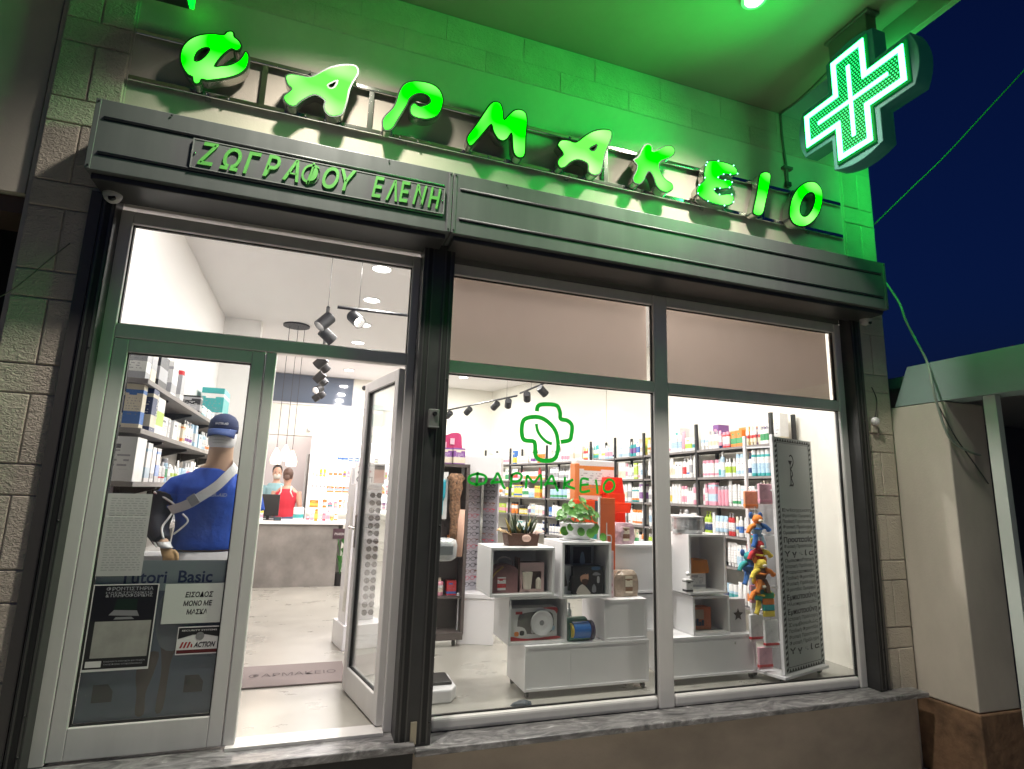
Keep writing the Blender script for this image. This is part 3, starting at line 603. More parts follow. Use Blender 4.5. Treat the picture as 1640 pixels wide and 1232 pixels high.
# dome cameras under the shutter boxes
def dome_cam(p, label):
    t = empty('security_camera', p, label, 'camera', 'dome security cameras under the shutter boxes')
    MB().lathe([(.001,0),(.052,0),(.055,-.012),(.050,-.03),(.046,-.034)], 20).build('base', mat('grey_white_plastic', (.42,.42,.41), .45), t, smooth=True)
    MB().lathe([(.046,-.034),(.045,-.045),(.036,-.066),(.018,-.08),(.001,-.084)], 20).build('turret', mat('grey_white_plastic', (.42,.42,.41), .45), t, smooth=True)
    MB().lathe([(.001,.004),(.014,.004),(.018,0),(.02,-.01)], 14).build('lens', BLACK, t, loc=(.008,-.034,-.062), rot=(R(70),0,0), smooth=True)
dome_cam((-.064,-.2,2.944), 'white turret camera under the left end of the shutter box')
dome_cam((5.455,-.2,2.944), 'white turret camera under the right end of the shutter box')

# ------------------------------------------------------------------ neighbours
nb = empty('neighbour_porch', (6.2,-.3,-.45), 'neighbouring porch pillar with brown stone base and white beam', 'porch')
def nbp(mb, n, m, **k): o = mb.build(n, m, None, **k); o.parent = nb; o.matrix_parent_inverse = Matrix.Translation((-6.2,.3,.45)); return o
nbp(MB().box(5.815,6.26,-.53,1.2,-.10,2.19), 'pillar', mat('pale_cream_render', (.60,.545,.47), .85, noise=(1.6,.18,(1,1,.5)), bump=(60,.2,.006)), bevel=.01)
nbp(MB().box(5.800,6.28,-.545,1.2,-.80,-.105), 'stone_base', mat('brown_stone', (.20,.115,.065), .8, noise=(5,.55), bump=(14,.6,.02)), bevel=.012)
nbp(MB().prism([(5.812,-.256,2.52),(5.812,-.117,2.195),(5.812,-5,2.195),(5.812,-5,2.52)], (.22,0,0)), 'beam', mat('grey_green_beam_paint', (.30,.40,.385), .7, noise=(2,.08)))
nbp(MB().box(6.04,22,-5,3,2.40,2.5), 'roof_slab', mat('grey_slab', (.3,.3,.3), .8))
nbp(MB().box(5.84,5.90,-.875,-.79,-.80,2.193), 'post', mat('white_post_paint', (.55,.60,.56), .5), bevel=.004)
nbp(MB().box(6.27,22,1.2,1.3,-.80,2.39), 'porch_wall', mat('dark_blue_grey_wall', (.10,.10,.13), .8)); nbp(MB().box(6.8,7.6,1.16,1.2,-.80,1.6), 'porch_door', mat('dark_blue_door', (.01,.014,.04), .5))
nbp(MB().tube([(5.87,-.88,.38),(6.4,-.88,.37),(7.4,-.85,.36)],.008,8), 'washing_line', CAB)
nl = empty('neighbour_house', (-2,.1,-.45), 'neighbouring plastered wall over a dark opening at the left edge', 'building')
def nlp(mb, n, m, **k): o = mb.build(n, m, None, **k); o.parent = nl; o.matrix_parent_inverse = Matrix.Translation((2,-.1,.45)); return o
nlp(MB().box(-5,-.52,-.05,.3,2.90,7), 'upper_wall', WALLEXT); nlp(MB().box(-5,-.52,.0,.3,2.80,2.895), 'lintel', mat('brown_lintel', (.12,.08,.06), .7))
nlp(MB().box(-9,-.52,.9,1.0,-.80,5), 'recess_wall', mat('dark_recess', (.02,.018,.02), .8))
# bracket with green glow over the left pilaster
gb = empty('wall_floodlight', tuple(at(272,-7,1,-.2)), 'dark floodlight with green lit end at the top edge above phi', 'floodlight')
MB().box(-.16,.10,-.03,.05,-.02,.05).build('housing', SHUT_D, gb, bevel=.006); MB().box(.101,.122,-.028,.048,-.012,.05).build('lens', emis('green_lens', (.0,1,.012), 5), gb)

# ================================================================== INSIDE THE SHOP
# ceiling downlights: the row seen through the transom, and unseen rows added for their light
DLE = emis('downlight_diffuser', (1,.97,.95), 14, False)
def downlight(x, y, label, e=32):
    t = empty('ceiling_downlight', (x,y,CZ), label, 'downlight', 'recessed downlights in the shop ceiling')
    MB().lathe([(.085,0),(.105,0),(.105,-.01),(.088,-.014),(.085,-.004)], 24).build('trim_ring', WHITE2, t, smooth=True)
    MB().lathe([(.001,-.005),(.0845,-.005)], 24).build('diffuser', DLE, t)
    l = bpy.data.lights.new('downlight_lamp','AREA'); l.shape = 'DISK'; l.size = .16; l.energy = e; l.color = (1,.945,.92)
    o = bpy.data.objects.new('downlight_lamp', l); COL.objects.link(o); o.parent = t; o.location = (0,0,-.02)
ords = ['first','second','third','fourth','fifth','sixth','seventh']
for i, y in enumerate((1.80,2.81,3.89,4.89,5.9,7.05)): downlight(1.575, y, f'{ords[i]} ceiling downlight from the door in the row above the aisle')
for i, y in enumerate((1.0,2.9,4.8,6.7)): downlight(3.65, y, f'{ords[i]} added ceiling downlight from the window in the unseen row over the display cubes', 54)  # unseen row, added to light the shop interior

for i, x in enumerate((.48,1.575,2.6,3.65,4.7)): downlight(x, .17, f'{ords[i]} added ceiling downlight from the left in the unseen row along the shop window', (15,28,34,34,14)[i])  # unseen row, added to brighten the mannequin and the display fronts
downlight(.45, 8.5, 'single added ceiling downlight, unseen, in the passage behind the counter', 30)  # unseen lamp, added to lift the dark passage
# suspended track spots
def aim(o, d): o.rotation_euler = Vector(d).to_track_quat('-Z','Y').to_euler()
def track(name, p0, p1, label, heads, wires=()):
    t = empty(name, p0, label, 'track light', 'black ceiling track lights'); v = Vector(p1)-Vector(p0); L = v.length; n = v.normalized()
    MB().tube([(0,0,0), tuple(v)], .016, 4).build('track_rail', BLACKM, t)
    for s in wires:
        q = n*s; MB().tube([tuple(q), (q.x,q.y,CZ-p0[2]-.0)], .0025, 5).build('suspension_wire', BLACKM, t); MB().lathe([(.001,0),(.012,0),(.016,-.0),(.001,-.035)], 10).build('ceiling_cup', BLACKM, t, loc=(q.x,q.y,CZ-p0[2]-.001))
    for s, d, e in heads:
        q = n*s - Vector((0,0,.085)); dd = Vector(d).normalized(); Q = dd.to_track_quat('-Z','Y')
        MB().tube([tuple(q+Vector((0,0,.08))), tuple(q+Vector((0,0,.0)))], .008, 8).build('stem', BLACKM, t)
        r, L2 = .058, .15
        c = MB().lathe([(.001,.05),(r*.93,.05),(r,.042),(r,.05-L2),(r-.006,.05-L2),(r-.009,.0)], 20).build('spot_can', BLACKM, t, loc=tuple(q)); c.rotation_euler = Q.to_euler()
        MB().lathe([(.001,-.03),(r-.0095,-.03)], 18).build('spot_lens', emis('spot_lens_on' if e else 'spot_lens_dim', (1,.9,.82), 26 if e else 2.0, False), c)
        if e:
            l = bpy.data.lights.new('spot_lamp','SPOT'); l.energy = e; l.spot_size = R(75); l.spot_blend = .6; l.color = (1,.93,.88); l.shadow_soft_size = .04
            o = bpy.data.objects.new('spot_lamp', l); COL.objects.link(o); o.parent = c; o.location = (0,0,-.085)
    return t
tz = 2.93
track('ceiling_track', (1.11,1.45,tz), (1.09,6.3,tz), 'long black track with spots running away above the aisle',
      [(.12,(-.6,-.3,-.75),12),(.62,(.8,.35,-.6),0),(1.9,(-.7,.4,-.7),0),(2.15,(.7,.35,-.65),0),(2.9,(-.65,.3,-.7),0),(3.15,(.75,-.1,-.75),0),(4.0,(-.7,-.80,-.55),28),(4.35,(.7,.3,-.6),0),(4.75,(-.7,.2,-.6),0)], (.12,2.4,4.7))
track('ceiling_track', (1.19,1.64,tz+.07), (1.90,1.62,tz+.07), 'short black track parallel to the window behind the transom',
      [(.16,(.55,-.80,-.72),30)], (.19,))
ta, tb_ = at(717,657,2,2.95), at(828,634,2,2.95)
track('ceiling_track', tuple(tb_), tuple(ta), 'slanting black track with spots in front of the back wall', [(.25,(.2,.75,-.55),34),(.62,(-.3,.8,-.5),0),(1.55,(-.3,.8,-.5),34),(2.3,(-.4,.7,-.5),34)], (.3,))
ta, tb_ = at(833,630,2,2.95), at(874,613,2,2.95)
track('ceiling_track', tuple(tb_), tuple(ta), 'black track with spots above the green window emblem', [(.15,(.75,.25,-.55),34),(.72,(.3,.7,-.5),34)], (.55,))

# pendant lamp cluster
pd = empty('pendant_lamp', (.73,4.32,CZ), 'three glowing glass pendants hanging over the counter', 'pendant')
MB().lathe([(.001,0),(.17,0),(.17,-.022),(.001,-.022)], 24).build('ceiling_rose', BLACKM, pd)
for i, (dx, dy, z) in enumerate(((-.085,.0,1.72),(.025,-.05,1.76),(.105,.05,1.70))):
    MB().tube([(dx,dy,-.02),(dx,dy,z+.13-CZ)], .0035, 6).build('cord', BLACKM, pd)
    sh = MB().lathe([(.012,.13),(.022,.11),(.05,.05),(.07,-.02),(.06,-.075),(.055,-.075),(.064,-.02),(.045,.045),(.018,.105)], 18).build('glass_shade', mat('lit_glass_shade', (.8,.62,.5), .2, emit=(1,.72,.5), es=1.6), pd, smooth=True, loc=(dx,dy,z-CZ))
    MB().ball((0,0,-.035), .045, 12, 8).build('bulb', emis('pendant_bulb', (1,.84,.7), 14, False), sh, smooth=True)
    l = bpy.data.lights.new('pendant_light','POINT'); l.energy = 7; l.color = (1,.85,.7); l.shadow_soft_size = .05
    o = bpy.data.objects.new('pendant_light', l); COL.objects.link(o); o.parent = sh; o.location = (0,0,-.12)

# high interior window at the back
hw = empty('high_window', (.98,7.94,2.95), 'dark blue grey interior glazing high on the back wall', 'window')
MB().box(-.72,.74,-.015,.004,.0,.54).build('pane', mat('blue_grey_glass', (.10,.125,.17), .06, 0, spec=.8), hw); MB().frame(-.73,.75,-.01,.55,-.022,.006,.012).build('window_frame', ALU_D, hw)
MB().box(-.95,2.4,-.02,.006,-.035,-.012).build('ledge', WHITE2, hw)
for (x, z, lb) in ((.98,2.45,'small white sensor on the cream back wall, left one'),(1.80,2.40,'small white dome camera on the cream back wall'),(1.93,3.33,'small dark dome camera beside the high window')):
    k = empty('wall_camera', (x,7.94,z), lb, 'camera'); MB().lathe([(.03,0),(.045,.02),(.045,.05),(.03,.08),(.001,.09)], 14).build('housing', WHITE2 if z < 3 else BLACK, k, smooth=True, rot=(R(90),0,0)); MB().box(-.03,.03,-.02,.01,-.02,.06).build('mount', WHITE2, k, bevel=.004)
# white door standing in the passage
wd = empty('passage_door', (.98,8.3,0), 'tall white door standing ajar in the back passage', 'door', rz=R(70))
MB().box(-.0,.7,-.02,.02,.01,2.0).build('door_leaf', WHITE2, wd, bevel=.004); MB().tube([(.62,-.02,1.0),(.62,-.06,1.0),(.52,-.06,1.0)],.01,8).build('handle', CHROME, wd, smooth=True)

# ------------------------------------------------------------------ counter
ct = empty('sales_counter', (1.0,5.4,0), 'grey concrete look sales counter with a white top', 'counter')
MB().box(-.98,.535,-.28,.3,.0,.845).build('front_panel', GREYC, ct); MB().box(-1.0,.68,-.32,.32,.845,.885).build('counter_top', WHITE, ct, bevel=.004)
MB().box(.55,.60,-.1,.3,0,.845).build('side_panel', GREYC, ct)

# ------------------------------------------------------------------ goods: kinds that are copied along the shelves
PAL = {'white':(.80,.79,.78),'cream':(.72,.65,.50),'pale blue':(.42,.60,.74),'teal':(.04,.36,.36),'blue':(.05,.17,.50),'navy':(.02,.04,.14),'pink':(.75,.33,.42),'red':(.55,.035,.04),
       'orange':(.78,.24,.04),'yellow':(.80,.62,.08),'lime':(.42,.58,.06),'green':(.05,.33,.12),'grey':(.38,.38,.40),'black':(.02,.02,.022),'brown':(.20,.10,.05),'purple':(.22,.08,.30)}
def pm_(c): return mat('glossy_'+c.replace(' ','_')+'_plastic', PAL[c], .3)
def lathe_kind(prof, ms, n=12, extra=None):
    mb = MB().lathe(prof, n, ms=ms)
    if extra: extra(mb)
    me = mb.data('goods'); me.polygons.foreach_set('use_smooth', [len(p.vertices) < n for p in me.polygons])
    for c in ('white','teal','white'): me.materials.append(pm_(c))
    return me
def pump_top(mb): mb.tube([(0,0,.86),(0,0,.97)], .06, 6, 2); mb.box(-.09,.26,-.07,.07,.95,1.0,2)
KM = {  # unit height, unit width (diameter 1)
 'round_bottle': lathe_kind([(.001,0),(.48,0),(.5,.02),(.5,.2),(.502,.2),(.502,.58),(.5,.58),(.5,.70),(.4,.78),(.2,.80),(.22,.81),(.22,.99),(.001,1)], [0,0,0,1,1,1,0,0,0,2,2,2]),
 'pump_bottle': lathe_kind([(.001,0),(.48,0),(.5,.02),(.5,.15),(.503,.15),(.503,.5),(.5,.5),(.5,.66),(.36,.74),(.17,.76),(.19,.77),(.19,.86),(.001,.865)], [0,0,0,1,1,1,0,0,0,2,2,2], 12, pump_top),
 'spray_can': lathe_kind([(.001,0),(.47,0),(.5,.02),(.5,.12),(.502,.12),(.502,.72),(.5,.72),(.5,.78),(.44,.82),(.44,.97),(.36,1),(.001,1)], [0,0,0,1,1,1,0,0,2,2,2]),
 'cream_jar': lathe_kind([(.001,0),(.46,0),(.5,.06),(.5,.15),(.502,.15),(.502,.5),(.5,.5),(.5,.62),(.51,.63),(.51,.95),(.47,1),(.001,1)], [0,0,0,1,1,1,0,2,2,2,2]),
}
def tube_kind():
    mb = MB(); n = 12; rings = []
    for k, (rx, ry, z) in enumerate(((.36,.36,0),(.38,.38,.14),(.47,.46,.16),(.5,.44,.35),(.5,.3,.7),(.5,.05,.97),(.5,.03,1))):
        rings.append([(rx*math.cos(q*2*math.pi/n), ry*math.sin(q*2*math.pi/n), z) for q in range(n)])
    mb.loft(rings[:2], 2); mb.loft(rings[2:4], 0); mb.loft(rings[3:5], 1, False); mb.loft(rings[4:], 0)
    me = mb.data('goods'); [me.materials.append(pm_(c)) for c in ('white','teal','white')]; return me
KM['squeeze_tube'] = tube_kind()
me = MB().box(-.5,.5,-.5,.5,0,1).data('goods'); me.materials.append(pm_('white')); KM['medicine_box'] = me
KM['gift_box'] = KM['medicine_box']
KIND_WORD = {'round_bottle':'round bottle','pump_bottle':'pump bottle','spray_can':'spray can','cream_jar':'cream jar','squeeze_tube':'squeeze tube','medicine_box':'carton','gift_box':'large carton'}
PBOX = {}
def goods(kind, p, w_, d_, h_, body, acc, cap, label, group, rz=0, seed=0):
    o = bpy.data.objects.new(kind, KM[kind]); COL.objects.link(o); o.location = p; o.scale = (w_, d_, h_); o.rotation_euler = (0,0,rz)
    if kind in ('medicine_box','gift_box'): ms = [printed(PAL[body], PAL[acc], seed % 9)]
    else: ms = [pm_(body), printed(PAL['white' if seed % 3 else body], PAL[acc], seed % 9), pm_(cap)]
    for sl, m in zip(o.material_slots, ms): sl.link = 'OBJECT'; sl.material = m
    return tag(o, label, KIND_WORD[kind].split()[-1], group)
ORD = lambda n: f"{n}{'th' if 10 <= n % 100 <= 20 else {1:'st',2:'nd',3:'rd'}.get(n % 10,'th')}"
BODYW = ['white']*24+['cream']*3+['pale blue']*3+['pink','pink','orange','teal','lime','yellow','grey','blue','red']
ACCW = ['teal','blue','navy','pink','red','orange','yellow','lime','green','grey','pale blue','purple','white','white','white','pink','pale blue','grey','cream','cream']
def fill(p0, p1, nrm, hmax, where, group, rs, wr_=(.045,.078), kinds=None, hr=(.68,1.0), style=None, leftfirst=True, depth=.02, rz=0):
    """goods side by side from p0 to p1 on a board; nrm points out of the shelf; numbered as the picture shows them"""
    p0 = Vector(p0); p1 = Vector(p1); v = (p1-p0); L = v.length; v.normalize(); nrm = Vector(nrm); s = .02; items = []
    while s < L-.04:
        run = rs.choice([1,1,2,2,3,4]); kd = rs.choice(kinds or ['round_bottle','round_bottle','pump_bottle','spray_can','medicine_box','medicine_box','medicine_box','cream_jar','squeeze_tube'])
        w_ = rs.uniform(*wr_); h_ = hmax*rs.uniform(*hr); body = rs.choice(style or BODYW); acc = rs.choice(ACCW); cap = rs.choice(['white','white',acc,body,'grey','black' if rs.random() < .3 else 'white']); sd = rs.randrange(99)
        if kd == 'cream_jar': h_ = min(h_, .62*hmax); w_ *= 1.15
        if kd in ('spray_can','round_bottle','squeeze_tube'): w_ *= .82
        if kd == 'medicine_box' and rs.random() < .3: w_ *= 1.7; h_ *= .8
        for _ in range(run):
            if s+w_ > L: break
            items.append((s+w_/2, kd, w_*.96, h_*rs.uniform(.985,1.0), body, acc, cap, sd)); s += w_+rs.uniform(.001,.009)
        if rs.random() < .03: s += rs.uniform(.02,.06)
        if rs.random() < .2: s += .004
    seq = items if leftfirst else items[::-1]
    for i, (s_, kd, w_, h_, body, acc, cap, sd) in enumerate(seq):
        q = p0+v*s_ - nrm*(depth+w_*.5+rs.uniform(0,.02))
        lb = f"{body} {KIND_WORD[kd]} with {acc} label, {ORD(i+1)} from left, {where}" if acc != body else f"plain {body} {KIND_WORD[kd]}, {ORD(i+1)} from left, {where}"
        goods(kd, q, w_, w_*(.9 if kd not in ('medicine_box','gift_box') else rs.uniform(.55,.9)), h_, body, acc, cap, lb, group, rz+rs.uniform(-.12,.12), sd)
    return len(items)

# ------------------------------------------------------------------ right-hand wall shelving (two runs)
LV = [1.905,1.60,1.30,1.00,.70,.35]; LVN = ['top','second','third','fourth','fifth','lowest']
def shelf_bay(o0, dirv, L, label, first_up, last_up, lv=LV, depth=.30, ztop=2.2):
    """one bay: boards on posts; dirv runs along the front edge"""
    d = Vector(dirv).normalized(); n = Vector((-d.y, d.x, 0)); n = n if n.x < 0 else -n       # n: out of the shelf, into the room
    rz = math.atan2(d.y, d.x)
    t = empty('wall_shelf', o0, label, 'shelf', 'black shelving bays along the right wall', rz)
    back = -1 if (Matrix.Rotation(rz,3,'Z') @ Vector((0,1,0))).dot(n) > 0 else 1
    for z in lv:
        ya, yb = sorted((0, back*depth)); MB().box(.012,L-.012,ya,yb,z-.025,z).build('shelf_board', SHELFB, t, bevel=.002)
        yc, yd = sorted((-back*.002, back*.001)); MB().box(.012,L-.012,yc,yd,z-.024,z-.002).build('shelf_edge', SHELFG, t)
    for x, f in ((0,first_up),(L,last_up)):
        if f:
            for yb in (back*.012, back*(depth-.015)): MB().box(x-.018,x+.018,yb-.014,yb+.014,0,ztop).build('upright', BLACKM, t, bevel=.002)
    return t
rs = random.Random(11)
bays = []; ys = [.68,1.82,2.93,3.70,4.475]
names = ['near right bay','second right bay','third right bay','fourth right bay','fifth right bay','sixth right bay']
tot = 0
for k in range(4):
    L = ys[k+1]-ys[k]; shelf_bay((5.2,ys[k],0), (0,1,0), L, f'black wall shelving, {names[k]}, full of toiletries', True, k == 3)
    for zi, z in enumerate(LV):
        if zi == 5 and k > 1: continue
        if zi == 4 and k > 2: continue
        tot += fill((5.2,ys[k+1]-.02,z), (5.2,ys[k]+.02,z), (-1,0,0), .275 if zi else .25, f'{LVN[zi]} shelf, {names[k]}', 'goods on the right wall shelving', rs, kinds=(['round_bottle','pump_bottle','spray_can','round_bottle','squeeze_tube','spray_can','medicine_box'] if 0 < zi < 4 else None),
             style=(['white']*6+['pale blue','teal'] if zi == 1 and k < 2 else ['white']*8+['pink','cream'] if zi == 2 and k < 2 else ['pink','orange','white','white','red','cream'] if zi == 0 and k == 0 else None), rz=R(-90))
for k in range(2):
    o0 = SA+SD*(1.13*k); shelf_bay(tuple(o0), SD, 1.13, f'black wall shelving, {names[4+k]}, full of small packs', k > 0, True)
    for zi, z in enumerate(LV[:5]):
        a_ = o0+SD*1.11; b_ = o0+SD*.02
        tot += fill((a_.x,a_.y,z), (b_.x,b_.y,z), -SN, .25, f'{LVN[zi]} shelf, {names[4+k]}', 'goods on the right wall shelving', rs, wr_=(.06,.1), rz=math.atan2(SD.y,SD.x)+math.pi)
o0 = SA+SD*2.26; shelf_bay(tuple(o0), SD, .9, 'black wall shelving, farthest bay behind the spectacles tower', False, True)
for zi, z in enumerate(LV[:4]):
    a_ = o0+SD*.88; b_ = o0+SD*.02
    fill((a_.x,a_.y,z), (b_.x,b_.y,z), -SN, .25, f'{LVN[zi]} shelf, farthest right bay', 'goods on the right wall shelving', rs, wr_=(.07,.11), rz=math.atan2(SD.y,SD.x)+math.pi)
# tall packs on the top boards
for i, (u, v, w_, h_, b_, a_, lb) in enumerate(((1089,700,.11,.30,'white','teal','white carton with teal print stacked high on the top shelf beside the mullion'),(1083,722,.12,.17,'white','green','white carton with green print under the tall stack by the mullion'),(1152,712,.09,.27,'purple','pink','tall purple pack on the top shelf of the second right bay'),(1200,706,.2,.20,'orange','yellow','wide orange carton on the top shelf near the panel stand'),(1180,707,.1,.17,'red','orange','red and orange carton left of the wide orange carton on top'),(1222,700,.11,.18,'purple','white','purple tub shaped carton at the right end of the top shelf'),(1040,700,.1,.24,'yellow','lime','yellow pack hanging over the top shelf behind the mullion'))):
    q = at(u,v,0,5.33); goods('medicine_box', (5.36,q.y,1.906), w_, .14, h_, b_, a_, 'white', lb, 'goods on the right wall shelving', R(-90), i)
goods('gift_box', (5.39,.80,1.906), .2, .1, .3, 'white', 'cream', 'white', 'white paper carrier bag on the top shelf above the panel stand', 'goods on the right wall shelving', R(-90), 4)

# ------------------------------------------------------------------ left wall shelving
t = empty('wall_shelf', (-.14,.15,0), 'grey wall shelving with black brackets along the left wall', 'shelf')
LL = [1.965,1.672,1.365,1.06,.75]
for z in LL:
    MB().box(0,.285,.02,4.05,z-.03,z).build('shelf_board', mat('taupe_shelf', (.24,.215,.20), .5), t, bevel=.002)
    for y in (.75,1.6,2.5,3.4): MB().prism([(.0,y,z-.031),(.24,y,z-.031),(.24,y,z-.045),(.02,y,z-.11),(0,y,z-.11)], (0,.03,0)).build('bracket', BLACKM, t)
for y in (.75,1.6,2.5,3.4): MB().box(.002,.03,y-.03,y+.06,.3,2.06).build('wall_rail', BLACKM, t)
def lg(kind, y, z, w_, d_, h_, b_, a_, lb, x=.02, rz=0, seed=3, cap='white'):
    return goods(kind, (x,y,z+.001), w_, d_, h_, b_, a_, cap, lb, 'goods on the left wall shelving', rz, seed)
z = LL[0]
for i, (y, w_, h_, b_, a_, lb) in enumerate(((.24,.1,.19,'grey','white','silver foil bag leaning at the near end of the top left shelf'),(.36,.12,.19,'grey','cream','second silver foil bag on the top left shelf'),(.60,.22,.22,'black','grey','black printed carton on the top left shelf'),(.92,.16,.24,'white','grey','white carton behind the black one on the top left shelf'),(1.2,.12,.2,'grey','white','slim grey carton on the top left shelf'),(2.0,.1,.16,'black','grey','small black pack on the top left shelf'))):
    lg('medicine_box', y, z, .2, w_, h_, b_, a_, lb, seed=i)
lg('spray_can', 1.55, z, .07,.07,.30,'white','white','white bottle with red cap on the top left shelf', cap='red')
for i in range(6): lg('medicine_box' if i % 2 else 'cream_jar', 2.3+i*.14, z, .1,.11,.13,'white',['grey','teal','pale blue'][i % 3], f'small white pack, {ORD(i+1)} of the row at the far end of the top left shelf', seed=i)
lg('gift_box', 3.35, z, .22,.42,.42,'teal','white','tall teal and white carton at the far end above the cap')
z = LL[1]
b1 = lg('medicine_box', .27, z, .09,.08,.27,'cream','blue','cream and blue slim carton at the near end of the second left shelf', x=.07)
b2 = lg('medicine_box', .42, z, .16,.13,.27,'navy','cream','navy rounded carton with white lettering on the second left shelf', x=.06)
lb_ = MB(); me = text_mesh('OADCO', 1, .02); lb_.mesh(me, Matrix.Translation((.142,.445,z+.245)) @ Matrix.Rotation(R(90),4,'Z') @ STAND @ Matrix.Rotation(R(-90),4,'Z') @ Matrix.Scale(.055,4))
o = lb_.build('lettering', PAPER); o.parent = b2; o.matrix_parent_inverse = (Matrix.Translation(b2.location) @ Matrix.Diagonal((*b2.scale,1))).inverted()
lg('gift_box', .66, z, .2,.2,.24,'white','lime','white carton with lime base on the second left shelf', seed=2)
fill((.145,.84,z), (.145,2.9,z), (1,0,0), .2, 'the second left wall shelf', 'goods on the left wall shelving', random.Random(5), wr_=(.06,.1), style=['white','white','white','cream','pale blue','lime','yellow','white'], rz=R(90))
z = LL[2]
for i, (y, d_, h_, b_, a_, lb) in enumerate(((.30,.2,.255,'white','white','large plain white carton at the near end of the third left shelf'),(.50,.11,.24,'white','pale blue','white carton with pale blue print on the third left shelf'),(.62,.09,.22,'white','grey','white and grey carton on the third left shelf'),(.74,.1,.22,'grey','blue','grey and blue carton on the third left shelf'))):
    lg('gift_box', y, z, .22, d_, h_, b_, a_, lb, seed=i+2)
fill((.145,.85,z), (.145,2.6,z), (1,0,0), .19, 'the third left wall shelf', 'goods on the left wall shelving', random.Random(6), wr_=(.05,.08), style=['white','white','white','white','pink','pale blue'], rz=R(90))
z = LL[3]
lg('gift_box', .36, z, .22,.36,.20,'red','brown','dark red carton on the fourth left shelf behind the white notice', seed=1)
fill((.145,.62,z), (.145,2.3,z), (1,0,0), .2, 'the fourth left wall shelf', 'goods on the left wall shelving', random.Random(8), wr_=(.06,.09), style=['white','white','orange','cream'], rz=R(90))

# ------------------------------------------------------------------ notices on the fixed leaf
def poster(name, x0, x1, z0, z1, y, m, label, cat='notice'):
    t = empty(name, ((x0+x1)/2,y,z0), label, cat); w2 = (x1-x0)/2
    MB().box(-w2,w2,-.0006,.0006,0,z1-z0).build('sheet', m, t); return t
def pbox(t, x0, x1, z0, z1, m, name='printed_area', y=-.0009): MB().quad((x0,y,z0),(x1,y,z0),(x1,y,z1),(x0,y,z1)).build(name, m, t)
GY = -.0052
t = poster('paper_notice', .083,.292,.872,1.30, GY, thin('thin_white_paper', (.70,.69,.68), .35), 'white printed price list hanging on the door glass')
mb = MB(); rr = random.Random(2)
for i in range(30):
    z = .40-i*.0128; x = -.085
    while x < .085:
        w_ = rr.uniform(.008,.03); x2 = min(.09, x+w_); mb.quad((x,-.0009,z),(x2,-.0009,z),(x2,-.0009,z+.0035),(x,-.0009,z+.0035)); x += w_+.008
mb.build('small_print', mat('grey_print', (.42,.42,.42), .7), t)['kind'] = 'stuff'
pbox(t, -.1, .1, .302, .314, PAPER)
t = poster('tuition_poster', .084,.385,.404,.83, GY-.0004, PAPER, 'black and white tuition poster with a laptop picture on the door glass', 'poster')
pbox(t, -.145,.145,.245,.421, mat('near_black_print', (.012,.012,.018), .35)); pbox(t, -.145,.145,.012,.06, INK); pbox(t, -.145,.145,.06,.245, INK, y=-.0008); pbox(t, -.12,.135,.064,.242, mat('cream_print', (.36,.355,.32), .5, noise=(9,.2)), y=-.001); pbox(t, -.135,-.065,.02,.05, PAPER, y=-.0013)
mb = MB(); write(mb, 'ΦΡΟΝΤΙΣΤΗΡΙΑ', -.09,.125,.395,-.0014,.017, .01); write(mb, '& ΠΛΗΡΟΦΟΡΙΚΗΣ', -.09,.125,.362,-.0014,.015,.01); write(mb, 'ΗΛΕΚΤΡΟΝΙΚΗΣ', -.09,.125,.379,-.0014,.010)
mb.build('poster_lettering', mat('light_grey_print', (.40,.40,.42), .5), t)
MB().quad((-.045,-.0014,.30),(.06,-.0014,.295),(.058,-.0014,.352),(-.035,-.0014,.352)).build('laptop_screen', mat('dark_green_print', (.01,.025,.018), .4), t)
MB().quad((-.065,-.0014,.272),(.075,-.0014,.265),(.062,-.0014,.293),(-.043,-.0014,.298)).build('laptop_keys', mat('grey_print2', (.25,.25,.26), .4), t)
MB().quad((-.04,-.0014,.25),(.055,-.0014,.25),(.04,-.0014,.262),(-.03,-.0014,.262)).build('book_picture', mat('grey_print2', (.25,.25,.26), .4), t)
mb = MB(); write(mb, 'ΜΑΘΗΜΑΤΑ ΕΝΗΛΙΚΩΝ ΚΑΙ ΠΑΙΔΙΩΝ', -.055,.13,.042,-.0014,.007); write(mb, 'ΤΗΛΕΦΩΝΟ ΕΠΙΚΟΙΝΩΝΙΑΣ', -.055,.12,.028,-.0014,.007); mb.build('foot_lettering', mat('light_grey_print', (.40,.40,.42), .5), t)
t = poster('mask_notice', .415,.708,.622,.827, GY, mat('greenish_white_paper', (.60,.63,.58), .7), 'white notice with three lines of Greek capitals on the door glass')
mb = MB(); write(mb, 'ΕΙΣΟΔΟΣ', -.045,.09,.135,-.0012,.026,.022,.12); write(mb, 'ΜΟΝΟ ΜΕ', -.05,.09,.09,-.0012,.025,.022,.12); write(mb, 'ΜΑΣΚΑ', -.03,.07,.046,-.0012,.025,.022,.12); mb.build('lettering', INK, t)
t = poster('action_sticker', .502,.711,.463,.604, GY-.0004, PAPER, 'black red and white ACTION sticker low on the door glass', 'sticker')
pbox(t, -.10,.10,.006,.024, mat('dark_red_print', (.10,.01,.012), .5)); 
MB().prism([(-.10,-.0009,.136),(.10,-.0009,.136),(.10,-.0009,.085),(.03,-.0009,.1),(-.03,-.0009,.1),(-.10,-.0009,.08)], (0,-.0003,0)).build('printed_area', INK, t)
MB().lathe([(.001,.0014),(.021,.0014)], 18).build('badge', mat('grey_badge', (.22,.22,.22), .5), t, rot=(R(90),0,0), loc=(.005,-.0002,.092))
mb = MB(); write(mb, 'ACTION', -.02,.085,.036,-.0014,.026,.03,.3); mb.build('lettering', INK, t)
mb = MB()
